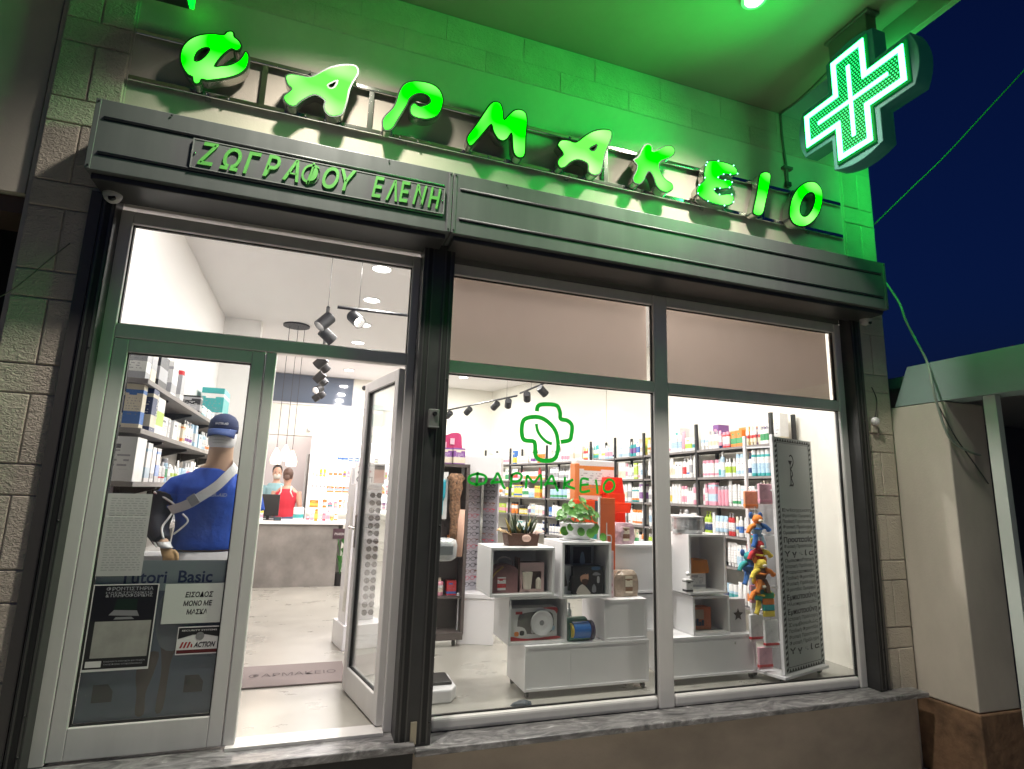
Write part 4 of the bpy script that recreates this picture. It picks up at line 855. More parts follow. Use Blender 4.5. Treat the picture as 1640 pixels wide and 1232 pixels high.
for i in range(3): x = -.088+i*.017; mb.quad((x,-.0014,.034),(x+.009,-.0014,.034),(x+.019,-.0014,.064),(x+.01,-.0014,.064))
mb.quad((-.036,-.0014,.04),(-.028,-.0014,.034),(-.026,-.0014,.05),(-.032,-.0014,.056)); mb.build('stripe_mark', mat('red_print', (.35,.02,.02), .5), t)
mb = MB(); write(mb, 'SECURITY SYSTEMS', -.085,.085,.118,-.0014,.008,.01); mb.build('top_lettering', PAPER, t)
# display card behind the glass (legs picture)
t = poster('display_card', .082,.70,.160,.948, .012, mat('blue_grey_card', (.20,.235,.31), .45, noise=(2.2,.35)), 'blue grey display card with leg picture low behind the door glass', 'display card')
def cq(pts, m, n='printed_picture', y=-.0012): MB().prism([(x,y,z) for x, z in pts], (0,-.0002,0)).build(n, m, t)
cq([(-.309,.63),(.309,.63),(.309,.788),(-.309,.788)], mat('pale_grey_blue_print', (.40,.45,.48), .5), 'header_band')
mb = MB(); write(mb, 'Tutori  Basic', -.20,.245,.672,-.0018,.064,.018); mb.build('card_lettering', mat('navy_print', (.012,.03,.13), .5), t)
LEG = mat('leg_print', (.16,.12,.11), .5); GRY = mat('grey_cloth_print', (.27,.28,.31), .5)
cq(smooth_poly([(.04,.60),(.16,.60),(.15,.42),(.10,.30),(.09,.20),(.085,.04),(.05,.03),(.055,.20),(.045,.30),(.02,.45)],3), LEG); cq(smooth_poly([(-.05,.30),(.03,.32),(.02,.22),(-.005,.12),(0,.02),(-.04,.02),(-.045,.12),(-.06,.2)],3), LEG, y=-.0014)
cq(smooth_poly([(.02,.62),(.17,.62),(.19,.45),(.12,.33),(.04,.34),(.0,.45)],3), GRY, y=-.0016)
for (x, z, m_) in ((-.20,.09,'brown'),(.215,.11,'grey'),(.24,.34,'grey')):
    cq([(x-.045,z),(x+.045,z),(x+.045,z+.05),(x+.02,z+.085),(x-.045,z+.085)], mat('small_photo_print', (.06,.05,.055), .5), 'small_photo', y=-.0015)
# mat
t = empty('door_mat', (1.115,1.13,.001), 'taupe door mat with embossed Greek lettering inside the doorway', 'mat')
MB().box(-.37,.35,-.25,.25,0,.012).build('pile', mat('taupe_mat', (.21,.175,.165), .9, bump=(300,.5,.004)), t, bevel=.004)
mb = MB(); me = text_mesh('ΦΑΡΜΑΚΕΙΟ', 1, .0, 0, 0); a_, b_, c_, d_ = ext(me); sc = .6/(b_-a_); mb.mesh(me, Matrix.Translation((-.31-a_*sc,-.045,.0135)) @ Matrix.Diagonal((sc,sc*1.05,1,1))); mb.build('mat_lettering', mat('dark_mat_print', (.10,.08,.08), .9), t)

# ------------------------------------------------------------------ mannequin
MX, MY = .50, .52
mn = empty('shop_mannequin', (MX,MY,.0), 'mannequin torso in blue shirt, cap and arm sling behind the door glass', 'mannequin')
def ring(cx, cy, cz, rx, ry, n=20, tilt=0, p=2.3):
    out = []
    for q in range(n):
        a = q*2*math.pi/n; c, s_ = math.cos(a), math.sin(a)
        out.append((cx+rx*math.copysign(abs(c)**(2/p), c), cy+ry*math.copysign(abs(s_)**(2/p), s_)+tilt*c, cz))
    return out
MSK = SKIN
mb = MB()
mb.loft([ring(0,0,z,rx,ry) for z,rx,ry in ((.80,.15,.10),(.95,.145,.095),(1.1,.135,.09),(1.25,.15,.095),(1.36,.15,.09),(1.42,.11,.075),(1.48,.075,.075))])
mb.loft([ring(.03,0,z,r,r) for z,r in ((1.42,.092),(1.48,.082),(1.53,.076),(1.58,.074),(1.62,.074))])
mb.loft([ring(.03,-.01,z,rx,ry) for z,rx,ry in ((1.55,.03,.04),(1.575,.06,.07),(1.62,.074,.092),(1.69,.078,.10),(1.76,.072,.092),(1.80,.045,.06),(1.815,.01,.02))])
mb.tube([(-.17,0,1.35),(-.235,.0,1.27),(-.265,-.03,1.14)], [.04,.045,.045], 14); mb.tube([(-.265,-.03,1.14),(-.235,-.12,1.07),(-.185,-.2,1.00)], [.045,.04,.028], 14)
mb.tube([(.17,0,1.35),(.245,.0,1.25),(.26,.0,1.10)], [.04,.045,.042], 14); mb.tube([(.26,0,1.10),(.265,-.03,.95),(.26,-.05,.86)], [.042,.036,.026], 14)
weld(mb.build('body', MSK, mn), .009, 3)
hd = MB()                                   # left hand in the picture
hd.loft([ring(*q, 12) for q in ()] or [ring(-.185,-.2,1.005,.024,.018,12),ring(-.165,-.215,.975,.034,.018,12),ring(-.15,-.225,.945,.036,.016,12),ring(-.142,-.23,.925,.033,.013,12)])
for i, (dx, L) in enumerate(((-.026,.055),(-.009,.066),(.009,.062),(.026,.048))):
    bx = -.145+dx; hd.tube([(bx,-.228,.935),(bx+.006,-.236,.905),(bx+.014,-.232,.935-L*.8),(bx+.018,-.222,.935-L)], [.0095,.009,.008,.006], 8)
hd.tube([(-.13,-.215,.97),(-.105,-.228,.95),(-.098,-.236,.925),(-.10,-.238,.908)], [.013,.011,.009,.007], 8)
weld(hd.build('hand', mat('tan_hand', (.50,.30,.14), .5), mn), .0045, 2)
SH = mat('royal_blue_cotton', (.015,.085,.50), .75, bump=(16,.35,.02))
mb = MB()
mb.loft([ring(0,0,z,rx,ry,24) for z,rx,ry in ((.962,.185,.135),(.99,.187,.135),(1.1,.178,.128),(1.25,.197,.139),(1.34,.195,.137),(1.395,.165,.118),(1.435,.125,.102),(1.465,.095,.092))])
for s_ in (-1,1): mb.tube([(s_*.11,0,1.385),(s_*.195,0,1.345),(s_*.245,-.005,1.27),(s_*.262,-.01,1.19)], [.058,.070,.072,.076], 16)
weld(mb.build('t_shirt', SH, mn), .009, 4)
# left sleeve brace (dark) with pale piping, sling strap across the chest
NAVY = mat('navy_brace_fabric', (.006,.008,.022), .7, bump=(60,.3,.005)); PIPE = mat('pale_grey_webbing', (.78,.78,.77), .7)
mb = MB(); mb.tube([(-.24,0,1.30),(-.262,-.01,1.21),(-.275,-.035,1.13)], [.078,.075,.078], 16); mb.tube([(-.275,-.035,1.13),(-.245,-.12,1.075),(-.20,-.19,1.02)], [.076,.062,.045], 16)
weld(mb.build('arm_brace', NAVY, mn), .009, 4)
MB().tube(smooth_poly([(-.31,-.045,1.305),(-.24,-.078,1.27),(-.175,-.10,1.225),(-.19,-.13,1.16),(-.21,-.19,1.10),(-.185,-.235,1.04)],4,False), .0065, 8).build('brace_piping', PIPE, mn, smooth=True)
MB().tube(smooth_poly([(-.355,-.02,1.16),(-.34,-.07,1.10),(-.27,-.16,1.045),(-.215,-.235,.995)],4,False), .006, 8).build('brace_piping', PIPE, mn, smooth=True)
def strap(pts, w_, m, nm, th=.006):
    P = smooth_poly(pts, 4, False); mb = MB(); up = Vector((-.58,0,.81))
    rings = []
    for i, p in enumerate(P):
        p = Vector(p); d = Vector((up.x*w_/2,0,up.z*w_/2)); f = Vector((0,th,0)); rings.append([p-d, p+d, p+d-f, p-d-f])
    mb.loft(rings); return mb.build(nm, m, mn)
strap([(-.19,-.15,1.20),(-.10,-.170,1.235),(-.03,-.174,1.285),(.05,-.166,1.35),(.105,-.146,1.42),(.140,-.10,1.475),(.12,.0,1.50)], .058, PIPE, 'sling_strap')
strap([(-.085,-.180,1.25),(-.045,-.182,1.28)], .064, mat('grey_buckle', (.38,.38,.39), .4), 'strap_buckle', .01)
MB().tube(smooth_poly([(-.12,-.145,1.18),(-.085,-.15,1.14),(-.11,-.16,1.10),(-.15,-.17,1.06)],4,False), .006, 8).build('brace_piping', PIPE, mn, smooth=True)
MB().loft([ring(-.19,-.198,1.02,.036,.034,14),ring(-.175,-.208,.995,.034,.03,14),ring(-.165,-.212,.985,.034,.028,14)]).build('wrist_cuff', WHITE2, mn, smooth=True)
mb = MB(); mb.loft([ring(0,0,z,rx,ry,24) for z,rx,ry in ((.62,.20,.145),(.8,.198,.142),(.95,.182,.132))]); mb.build('white_trousers', mat('white_cotton', (.72,.70,.70), .8, bump=(14,.3,.02)), mn, smooth=True)
# mask and cap
mb = MB(); mb.loft([ring(.03,-.012,z,rx,ry,20) for z,rx,ry in ((1.598,.066,.088),(1.615,.078,.102),(1.66,.083,.108),(1.69,.081,.103))]); fm_ = mb.build('face_mask', mat('white_mask', (.78,.77,.76), .7), mn, smooth=True)
for zz, rr_ in ((1.622,.106),(1.64,.109),(1.658,.110)): MB().tube([(.03+.078*math.sin(a), -.012-rr_*math.cos(a), zz+.004*math.cos(a)) for a in [R(-60+120*i/12) for i in range(13)]], .0022, 5).build('mask_pleat', mat('mask_fold_shade', (.55,.55,.55), .7), fm_, smooth=True)  # pleats greyer than the mask: fold shade put into the colour
CAPM = mat('navy_cap_cotton', (.010,.022,.085), .75)
mb = MB(); mb.loft([ring(.03,-.005,z,rx,ry,24,p=2.1) for z,rx,ry in ((1.70,.088,.112),(1.735,.09,.114),(1.775,.083,.104),(1.805,.062,.076),(1.822,.03,.036),(1.826,.004,.005))]); cp = mb.build('cap', CAPM, mn, smooth=True)
mb = MB(); rings = []
for k in range(5):
    t_ = k/4; rings.append([(.03+.089*math.sin(a)*(1-.10*t_), -.005-.112*math.cos(a)-.085*t_*math.cos(a)**.6, 1.712-.045*t_*t_-.012*t_*math.sin(a)**2) for a in [R(-70+140*i/14) for i in range(15)]])
vs = [p for r in rings for p in r]; fs = [(k*15+i,k*15+i+1,(k+1)*15+i+1,(k+1)*15+i) for k in range(4) for i in range(14)]
o = mb.add(vs, fs).build('cap_brim', mat('blue_cap_brim', (.015,.05,.20), .7), cp, smooth=True); sd = o.modifiers.new('s','SOLIDIFY'); sd.thickness = .005
mb = MB(); me = text_mesh('MASTER-AID', 1, .03, .1); a_, b_, c_, d_ = ext(me)
sc = .085/(b_-a_)
for v in me.vertices: pass
vs = []
for v in me.vertices:
    x = -.0425+(v.co.x-a_)*sc; ang = x/.1; vs.append((.03+.092*math.sin(ang), -.005-.116*math.cos(ang), 1.742+(v.co.y)*sc*1.25))
mb.add(vs, [tuple(p.vertices) for p in me.polygons]); mb.build('cap_lettering', PAPER, cp)
mb = MB(); write(mb, 'MASTER-AID', -.055,.115,1.288,-.1475,.022,.03,.15); mb.build('shirt_lettering', mat('pale_blue_print', (.5,.55,.7), .6), mn)
MB().tube([(0,.0,.0),(0,.0,.7)], .018, 12).build('stand_pole', CHROME, mn); MB().lathe([(.001,.0),(.17,0),(.17,.012),(.03,.02),(.001,.02)], 24).build('stand_base', CHROME, mn)
# white shrouded stack behind the notices
goods('gift_box', (.22,.62,.001), .3, .3, .92, 'white', 'white', 'white', 'plain white plinth beside the mannequin behind the notices', None, 0, 3)

# ------------------------------------------------------------------ back of the shop: lit shelves, goods, people
bs = empty('backlit_shelving', (1.95,7.9,0), 'bright backlit white shelving behind the counter', 'shelf')
MB().box(-.88,.95,-.01,.02,.9,2.25).build('light_panel', mat('lit_back_panel', (.85,.84,.84), .5, emit=(1,.96,.95), es=3), bs)
for z in (1.0,1.28,1.56,1.86): MB().box(-.9,.97,-.30,-.015,z-.025,z).build('shelf_board', WHITE, bs, bevel=.002)
for x in (-.9,.05,.97): MB().box(x-.012,x+.012,-.30,-.012,0,2.25).build('side_panel', WHITE, bs)
rs = random.Random(21)
for zi, z in enumerate((1.0,1.28,1.56)):
    fill((1.08,7.6,z), (2.9,7.6,z), (0,-1,0), .19, f'{["lower","middle","upper"][zi]} backlit shelf', 'goods on the backlit shelving', rs, wr_=(.06,.11), style=['white','white','pink','orange','yellow','cream','pink'])
fill((1.5,7.6,1.86), (2.3,7.6,1.86), (0,-1,0), .14, 'the top backlit shelf', 'goods on the backlit shelving', rs, wr_=(.07,.13), style=['grey','grey','white','navy'], kinds=['cream_jar','round_bottle','medicine_box'])
# things on the counter
mon = empty('computer_monitor', (.56,5.32,.885), 'black computer monitor seen from behind on the counter', 'monitor')
MB().box(-.14,.14,-.02,.02,.06,.36).build('screen_back', BLACK, mon, bevel=.008); MB().box(-.02,.02,0,.03,.0,.1).build('stand', BLACK, mon); MB().box(-.09,.09,-.06,.07,0,.012).build('foot', BLACK, mon, bevel=.003)
hx = [(.43,.12,.10,'pink'),(.43,.20,.05,'yellow')]
goods('cream_jar', (.45,5.2,.886), .12, .12, .17, 'white', 'pink', 'yellow', 'white tub with yellow lid at the left end of the counter', 'things on the counter')
goods('cream_jar', (.97,5.22,.886), .14, .14, .19, 'white', 'teal', 'white', 'white round tub with teal print on the counter', 'things on the counter')
for i in range(8): goods('medicine_box' if i % 3 else 'squeeze_tube', (1.1+i*.055,5.2+.02*(i % 2),.886), .045, .05, .07+.05*((i*7) % 3), ['pink','white','orange','white'][i % 4], ['red','pink','yellow','orange'][i % 4], 'white', f'small pack, {ORD(i+1)} of the low row along the counter edge', 'things on the counter', 0, i)
lp = empty('card_terminal', (.70,5.2,.886), 'small dark card terminal on the counter', 'card terminal'); MB().box(-.05,.05,-.05,.05,0,.05).build('body', BLACK, lp, bevel=.008); MB().box(-.035,.035,-.052,-.048,.012,.036).build('screen', mat('dim_screen', (.05,.08,.1), .2), lp)
ph = empty('parking_notice', (1.56,5.11,.70), 'small dark notice on the front of the counter', 'notice'); MB().box(-.1,.1,-.004,.004,-.05,.09).build('plate', mat('dark_plum_plate', (.06,.03,.04), .5), ph); mb = MB(); write(mb, 'PHARMA', -.08,.08,0,-.0055,.035,.02,.2); mb.build('lettering', mat('grey_print3', (.4,.38,.38), .5), ph)

def human(name, p, rz, h, label, shirt, trousers, hair, arms, skin=(.55,.33,.24), tank=False, mask=True):
    k = h/1.75; t = empty(name, p, label, 'person', None, rz); sk = mat('skin_'+name+str(round(skin[0],2)), skin, .55)
    S = lambda v: tuple(c*k for c in v); mb = MB()
    def rg(cx,cy,cz,rx,ry,n=16): return [S(q) for q in ring(cx,cy,cz,rx,ry,n,0,2.2)]
    mb.loft([rg(0,0,z,rx,ry) for z,rx,ry in ((.86,.16,.11),(.98,.155,.11),(1.1,.135,.10),(1.25,.16,.115),(1.38,.18,.11),(1.44,.13,.085),(1.47,.06,.06))])
    mb.loft([rg(0,.0,z,r,r) for z,r in ((1.43,.065),(1.5,.055),(1.56,.056))])
    mb.loft([rg(0,-.015,z,rx,ry) for z,rx,ry in ((1.50,.03,.04),(1.53,.055,.065),(1.57,.066,.083),(1.63,.073,.093),(1.69,.073,.094),(1.735,.055,.075),(1.755,.02,.03))])
    mb.tube([S((0,-.105,1.635)),S((0,-.122,1.605)),S((0,-.108,1.59))], [.008*k,.014*k,.008*k], 8)
    for s_ in (-1,1):
        mb.ball(S((s_*.074,.0,1.62)), .02*k, 8, 6, sc=(.5,.8,1.3)); mb.tube([S((s_*.08,.0,.88)),S((s_*.085,-.01,.5)),S((s_*.085,.0,.08))], [.085*k,.058*k,.04*k], 12); mb.tube([S((s_*.085,.02,.05)),S((s_*.09,-.16,.03))], [.045*k,.035*k], 10)
        pts = arms[0 if s_ < 0 else 1]; mb.tube([S(q) for q in pts], [.052*k,.043*k,.037*k,.026*k][:len(pts)], 12)
        e, w_ = Vector(S(pts[-1])), (Vector(S(pts[-1]))-Vector(S(pts[-2]))).normalized(); mb.tube([e, e+w_*.05*k, e+w_*.09*k], [.026*k,.034*k,.026*k], 10)
        sx = w_.cross(Vector((0,0,1))); sx = sx.normalized() if sx.length > .1 else Vector((1,0,0))
        for f_ in range(4): b_ = e+w_*.085*k+sx*(f_-1.5)*.016*k; mb.tube([b_, b_+w_*(.05-.006*abs(f_-1.4))*k+Vector((0,0,-.012*k))], [.0085*k,.006*k], 6)
        mb.tube([e+w_*.035*k+sx*.03*k, e+w_*.07*k+sx*.05*k], [.011*k,.008*k], 6)
    weld(mb.build('body', sk, t), .011, 2)
    mb = MB(); zt = 1.43 if tank else 1.455
    mb.loft([rg(0,0,z,rx+.012,ry+.012) for z,rx,ry in ((.93,.152,.11),(1.0,.152,.11),(1.1,.137,.102),(1.25,.163,.117),(1.36,.172 if tank else .185,.112),(zt,.11,.09))])
    if not tank:
        for s_ in (-1,1): pts = arms[0 if s_ < 0 else 1]; a_, b_ = Vector(pts[0]), Vector(pts[1]); mb.tube([S(a_+Vector((-s_*.04,0,.01))), S(a_.lerp(b_,.5)), S(a_.lerp(b_,.8))], [.07*k,.064*k,.062*k], 12)
    weld(mb.build('top', shirt, t), .011, 3)
    mb = MB(); mb.loft([rg(0,0,z,rx+.01,ry+.01) for z,rx,ry in ((.80,.168,.12),(.9,.165,.118),(.985,.155,.11))])
    for s_ in (-1,1): mb.tube([S((s_*.08,0,.9)),S((s_*.085,-.01,.5)),S((s_*.085,0,.08))], [.095*k,.07*k,.055*k], 12)
    weld(mb.build('trousers', trousers, t), .013, 2)
    mb = MB(); mb.loft([rg(0,.012,z,rx,ry) for z,rx,ry in ((1.60,.070,.07),(1.66,.084,.094),(1.70,.086,.104),(1.735,.078,.098),(1.77,.055,.072),(1.79,.02,.03))][0:]); hr_ = mb.build('hair', hair, t, smooth=True); hr_.location = (0,.004*k,0)
    if mask: MB().loft([rg(0,-.045,z,rx,ry) for z,rx,ry in ((1.53,.04,.05),(1.555,.058,.068),(1.595,.062,.072),(1.61,.055,.066))]).build('face_mask', mat('pale_mask', (.65,.62,.55), .7), t, smooth=True)
    for s_ in (-1,1): MB().ball(S((s_*.03,-.106,1.648)), .009*k, 8, 6).build('eye', BLACK, t)
    return t
DN = ((-.19,0,1.385),(-.235,.02,1.12),(-.2,-.16,.98),(-.12,-.28,.97)); DN2 = tuple((-x,y,z) for x,y,z in DN)
human('person', (.52,7.35,0), R(4), 1.70, 'person in pale teal shirt and face mask standing behind the counter', mat('pale_teal_cotton', (.25,.42,.45), .8), mat('grey_trousers', (.12,.12,.13), .8), mat('black_hair', (.02,.015,.013), .6), (DN, DN2))
wm = human('person', (.745,6.25,0), R(175), 1.62, 'person in red sleeveless top seen from behind at the counter', mat('red_cotton', (.55,.025,.045), .75), mat('blue_denim', (.06,.11,.20), .8), mat('brown_hair', (.10,.055,.04), .6), (DN, DN2), (.50,.29,.21), True, False)
MB().ball((0,.11,1.50),.045,12,8,sc=(1,1,1.1)).build('hair_bun', mat('brown_hair', (.10,.055,.04), .6), wm, smooth=True)
mb = MB()
for s_ in (-1,1): mb.tube([(s_*.11,.085,1.20),(s_*.07,.105,1.28),(s_*.075,.07,1.37)], .011, 8)
mb.build('pale_strap', mat('pale_trim', (.75,.62,.58), .7), wm, smooth=True)
# potted plant at the counter end
pp = empty('floor_plant', (1.60,5.2,0), 'small leafy plant in a black pot beside the counter', 'plant')
MB().lathe([(.001,0),(.075,0),(.10,.17),(.09,.17),(.085,.15),(.001,.15)], 16).build('pot', BLACK, pp, smooth=False)
def leafy(par, n, r, h, m, z0, seed, lw=.05, ll=.1, flat=False):
    rr = random.Random(seed)
    for i in range(n):
        a = rr.uniform(0,6.28); q = Vector((math.cos(a)*r*rr.uniform(.2,1), math.sin(a)*r*rr.uniform(.2,1), z0+h*rr.uniform(.15,1)))
        MB().tube(smooth_poly([(0,0,z0),(q.x*.4,q.y*.4,z0+(q.z-z0)*.75),tuple(q)],3,False), .003, 5).build('stem', m, par)
        d = Vector((q.x,q.y,.3*h+.02)).normalized(); s_ = d.cross(Vector((0,0,1))).normalized(); up = s_.cross(d)
        L, W2 = ll*rr.uniform(.7,1.15), lw*rr.uniform(.7,1.1)
        vs = []; nn = 5
        for k in range(nn+1):
            t_ = k/nn; w_ = W2*math.sin(math.pi*min(1,(t_*.95+.05)))**.7; c = q+d*L*t_-Vector((0,0,1))*L*.5*t_*t_
            vs += [c+s_*w_*.5+up*.006, c-up*.004, c-s_*w_*.5+up*.006]
        fs = [(k*3+j,k*3+j+1,k*3+j+4,k*3+j+3) for k in range(nn) for j in (0,1)]
        MB().add(vs, fs).build('leaf', m, par, smooth=True)
leafy(pp, 16, .16, .45, mat('green_leaf', (.05,.20,.04), .45), .15, 4, .07, .16)

# ------------------------------------------------------------------ sunglasses tower behind the open door
sg = empty('sunglasses_tower', (1.60,1.90,0), 'white sunglasses tower behind the open door', 'display stand', None, R(12))
MB().box(-.16,.20,-.16,.20,0,.2).build('plinth', WHITE2, sg, bevel=.004); MB().box(-.14,.16,.03,.12,.2,1.56).build('panel', WHITE2, sg, bevel=.004); MB().box(-.14,-.115,-.12,.03,.2,1.40).build('side_panel', WHITE2, sg)
MB().box(-.13,.16,-.016,-.008,1.405,1.60).build('brand_card', PAPER, sg, bevel=.002)
mb = MB(); write(mb, 'OTTI', -.11,.04,1.425,-.018,.05,.02); mb.build('brand_lettering', mat('grey_ink', (.14,.13,.13), .6), sg)
MB().prism([(-.10,-.0175,1.565),(-.085,-.0175,1.585),(.03,-.0175,1.525),(.02,-.0175,1.51)], (0,-.001,0)).build('printed_stroke', mat('dusty_pink_print', (.5,.22,.22), .6), sg)
MB().lathe([(.001,0),(.016,0)], 14).build('printed_eye', INK, sg, rot=(R(90),0,0), loc=(-.085,-.0185,1.512))
MB().box(.055,.15,-.019,-.017,1.42,1.585).build('printed_portrait', mat('portrait_skin_print', (.45,.25,.2), .6), sg); MB().box(.055,.15,-.0205,-.0192,1.545,1.585).build('printed_hair', INK, sg)
LENS = mat('dark_lens', (.012,.010,.012), .12)
for i in range(16):
    z = .27+i*.069
    for cx in (-.055,.085):
        g = MB(); 
        for s_ in (-1,1): g.lathe([(.001,0),(.024,0),(.026,.003),(.001,.005)], 12, c=(s_*.031,0,0))
        g.tube([(-.006,-.001,.002),(.006,-.001,.002)], .003, 6)
        o = g.build('sunglasses', LENS, sg, loc=(cx,-.02,z), rot=(R(80),0,0))
MB().box(-.14,-.138,-.1,.0,.3,1.2).build('mirror_strip', CHROME, sg)

# ------------------------------------------------------------------ spectacles tower
st = empty('spectacles_tower', (2.70,1.84,0), 'tall white spectacles tower with rows of reading glasses', 'display stand', None, R(-22))
MB().box(-.17,.17,-.17,.17,0,.40).build('plinth', WHITE2, st, bevel=.004); MB().box(-.18,.18,-.18,.18,.40,.44).build('plinth_lid', WHITE2, st, bevel=.004)
MB().box(-.19,.19,-.17,.19,1.50,1.71).build('header_box', WHITE2, st, bevel=.004)
MB().prism([(-.16,-.03,.44),(.0,.10,.44),(.16,-.03,.44),(.16,.16,.44),(-.16,.16,.44)], (0,0,1.06)).build('rack_panel', mat('shaded_rack', (.48,.47,.52), .25), st)  # rack of the white tower, its shading put into a greyer colour
GLS = glass_mat('spectacle_lens', (.8,.82,.9), 1.6); fr_c = [BLACK, BLACK, mat('red_frame', (.5,.03,.06), .4), BLACK, mat('brown_frame', (.15,.06,.03), .4)]
for i in range(17):
    z = .50+i*.058
    for sd_, (cx, cy, rz) in enumerate(((-.085,.02,R(39)),(.085,.02,R(-39)))):
        fm = fr_c[(i*2+sd_*3) % 5]
        g = MB()
        for s_ in (-1,1):
            q = [(s_*.031+.026*math.cos(a), 0, .018*math.sin(a)) for a in [k*math.pi/5 for k in range(11)]]; g.tube(q, .0022, 5)
            g.box(s_*.058-.004,s_*.058+.004,-.03,.006,.004,.012)
        g.tube([(-.006,0,.006),(.006,0,.006)], .0022, 5)
        g.build('spectacles', fm, st, loc=(cx,cy-.035,z), rot=(0,0,rz))
MB().box(-.012,.012,.06,.085,.44,1.5).build('mirror_strip', CHROME, st)

# ------------------------------------------------------------------ dark gondola with hanging packs
gd = empty('gondola_shelf', (2.32,1.85,0), 'dark brown gondola shelf with hanging packs beside the scale', 'shelf')
DB = mat('dark_brown_board', (.075,.06,.055), .5)
MB().box(-.40,.19,.0,.02,.10,1.60).build('back_panel', DB, gd); MB().box(-.40,.19,-.22,.02,.06,.12).build('base', DB, gd); MB().box(-.40,.20,-.20,.04,1.59,1.62).build('top_board', DB, gd); MB().box(.17,.20,-.20,.04,.1,1.60).build('side_panel', DB, gd)
for z in (.42,.78): MB().box(-.38,.17,-.18,.0,z-.015,z).build('shelf_board', DB, gd)
for x in (-.3,.12): 
    MB().tube([(x-.01,-.16,.03),(x+.012,-.16,.03)], .03, 14).build('caster', BLACK, gd, smooth=True)
rs = random.Random(3)
fill((1.94,1.68,1.62), (2.5,1.68,1.62), (0,-1,0), .2, 'the gondola top', 'goods on the dark gondola', rs, wr_=(.05,.08), style=['white','black','white','purple','grey'], depth=.03)
fill((1.96,1.72,.42), (2.47,1.72,.42), (0,-1,0), .17, 'the lower gondola shelf', 'goods on the dark gondola', rs, wr_=(.08,.12), style=['white','pink','red'], depth=.03)
fill((1.96,1.72,.78), (2.47,1.72,.78), (0,-1,0), .19, 'the middle gondola shelf', 'goods on the dark gondola', rs, wr_=(.08,.12), style=['white','cream','orange'], depth=.03)
hb = empty('hair_brush_pack', (2.26,1.66,1.24), 'hanging white pack with a teal hair brush on the gondola', 'hanging pack'); MB().box(-.055,.055,-.004,.004,-.13,.30).build('backing_card', PAPER, hb, bevel=.002); MB().lathe([(.001,-.1),(.012,-.1),(.012,.02),(.03,.06),(.032,.2),(.02,.22),(.001,.225)], 14).build('brush', mat('teal_brush', (.02,.28,.36), .35), hb, smooth=True, loc=(0,-.024,.01))
bt = empty('bead_bundle', (2.385,1.64,1.20), 'hanging bundle of brown leopard fabric on the gondola', 'hanging goods')
leo = mat('brown_leopard_fabric', (.24,.13,.07), .8, noise=(55,.9), bump=(40,.8,.02)); MB().loft([ring(0,0,z,rx,ry,14) for z,rx,ry in ((-.28,.03,.025),(-.2,.042,.03),(-.1,.036,.035),(0,.055,.04),(.1,.047,.04),(.2,.07,.045),(.25,.06,.05),(.29,.088,.04),(.33,.05,.03))]).build('fabric', leo, bt, smooth=True)
MB().loft([ring(.06,0,z,rx,ry,12) for z,rx,ry in ((-.42,.03,.02),(-.2,.04,.025),(.0,.04,.025))]).build('fabric_strip', mat('peach_fabric', (.6,.38,.28), .8), bt, smooth=True)
pk = empty('pink_display_card', (2.37,1.90,1.63), 'raspberry pink rounded display card above the gondola', 'display card')
MB().prism([(x,0,z) for x,z in smooth_poly([(-.14,.0),(-.15,.12),(-.12,.22),(0,.30),(.1,.30),(.12,.2),(.12,.0)],4)], (0,.012,0)).build('card', mat('raspberry_card', (.42,.03,.12), .5), pk)
for (x,z) in ((-.06,.18),(-.1,.08),(.02,.22),(.04,.05),(-.02,.02)): MB().box(x-.022,x+.022,-.012,-.002,z-.03,z+.03).build('sample_pack', mat('pale_pink_pack', (.72,.45,.5), .5), pk, bevel=.002)

# ------------------------------------------------------------------ weighing scale behind the post
sc_ = empty('weighing_scale', (2.0,.42,0), 'white coin weighing scale with black platform behind the middle post', 'scale')
MB().prism([(-.13,-.12,.0),(.10,-.12,0),(.15,-.04,0),(.15,.22,0),(-.13,.22,0)], (0,0,.085)).build('base', WHITE2, sc_, bevel=.012); MB().box(-.08,.125,-.03,.19,.086,.105).build('platform', BLACK, sc_, bevel=.006)
MB().tube([(-.06,.16,.08),(-.05,.16,.9)], .045, 16).build('column', WHITE2, sc_, smooth=True)
MB().loft([ring(.02,.1,z,rx,ry,20) for z,rx,ry in ((.88,.09,.09),(.90,.12,.11),(.98,.125,.115),(1.02,.115,.10),(1.03,.09,.08))]).build('head', mat('silver_white_plastic', (.55,.56,.56), .2, .3), sc_, smooth=True)
MB().box(-.05,.09,-.017,-.012,.925,.985).build('display', mat('dim_display', (.25,.27,.27), .15), sc_)

# ------------------------------------------------------------------ display cubes in the window
def cube(x0, x1, y0, y1, z0, z1, label, open_front=True, back=True, th=.018):
    t = empty('display_cube', ((x0+x1)/2,(y0+y1)/2,z0), label, 'display cube', 'white display cubes in the window'); w2 = (x1-x0)/2; d2 = (y1-y0)/2; h = z1-z0
    MB().box(-w2,w2,-d2,d2,0,th).build('bottom_panel', WHITE, t, bevel=.0015); MB().box(-w2,w2,-d2,d2,h-th,h).build('top_panel', WHITE, t, bevel=.0015)
    MB().box(-w2,-w2+th,-d2+.0005,d2-.0005,th,h-th).build('side_panel', WHITE, t, bevel=.0015); MB().box(w2-th,w2,-d2+.0005,d2-.0005,th,h-th).build('side_panel', WHITE, t, bevel=.0015)
    if back: MB().box(-w2+th,w2-th,d2-.012,d2-.001,th,h-th).build('back_panel', WHITE, t)
    if not open_front: MB().box(-w2+th+.001,w2-th-.001,-d2+.006,-d2+.02,th+.001,h-th-.001).build('front_panel', WHITE, t)
    return t
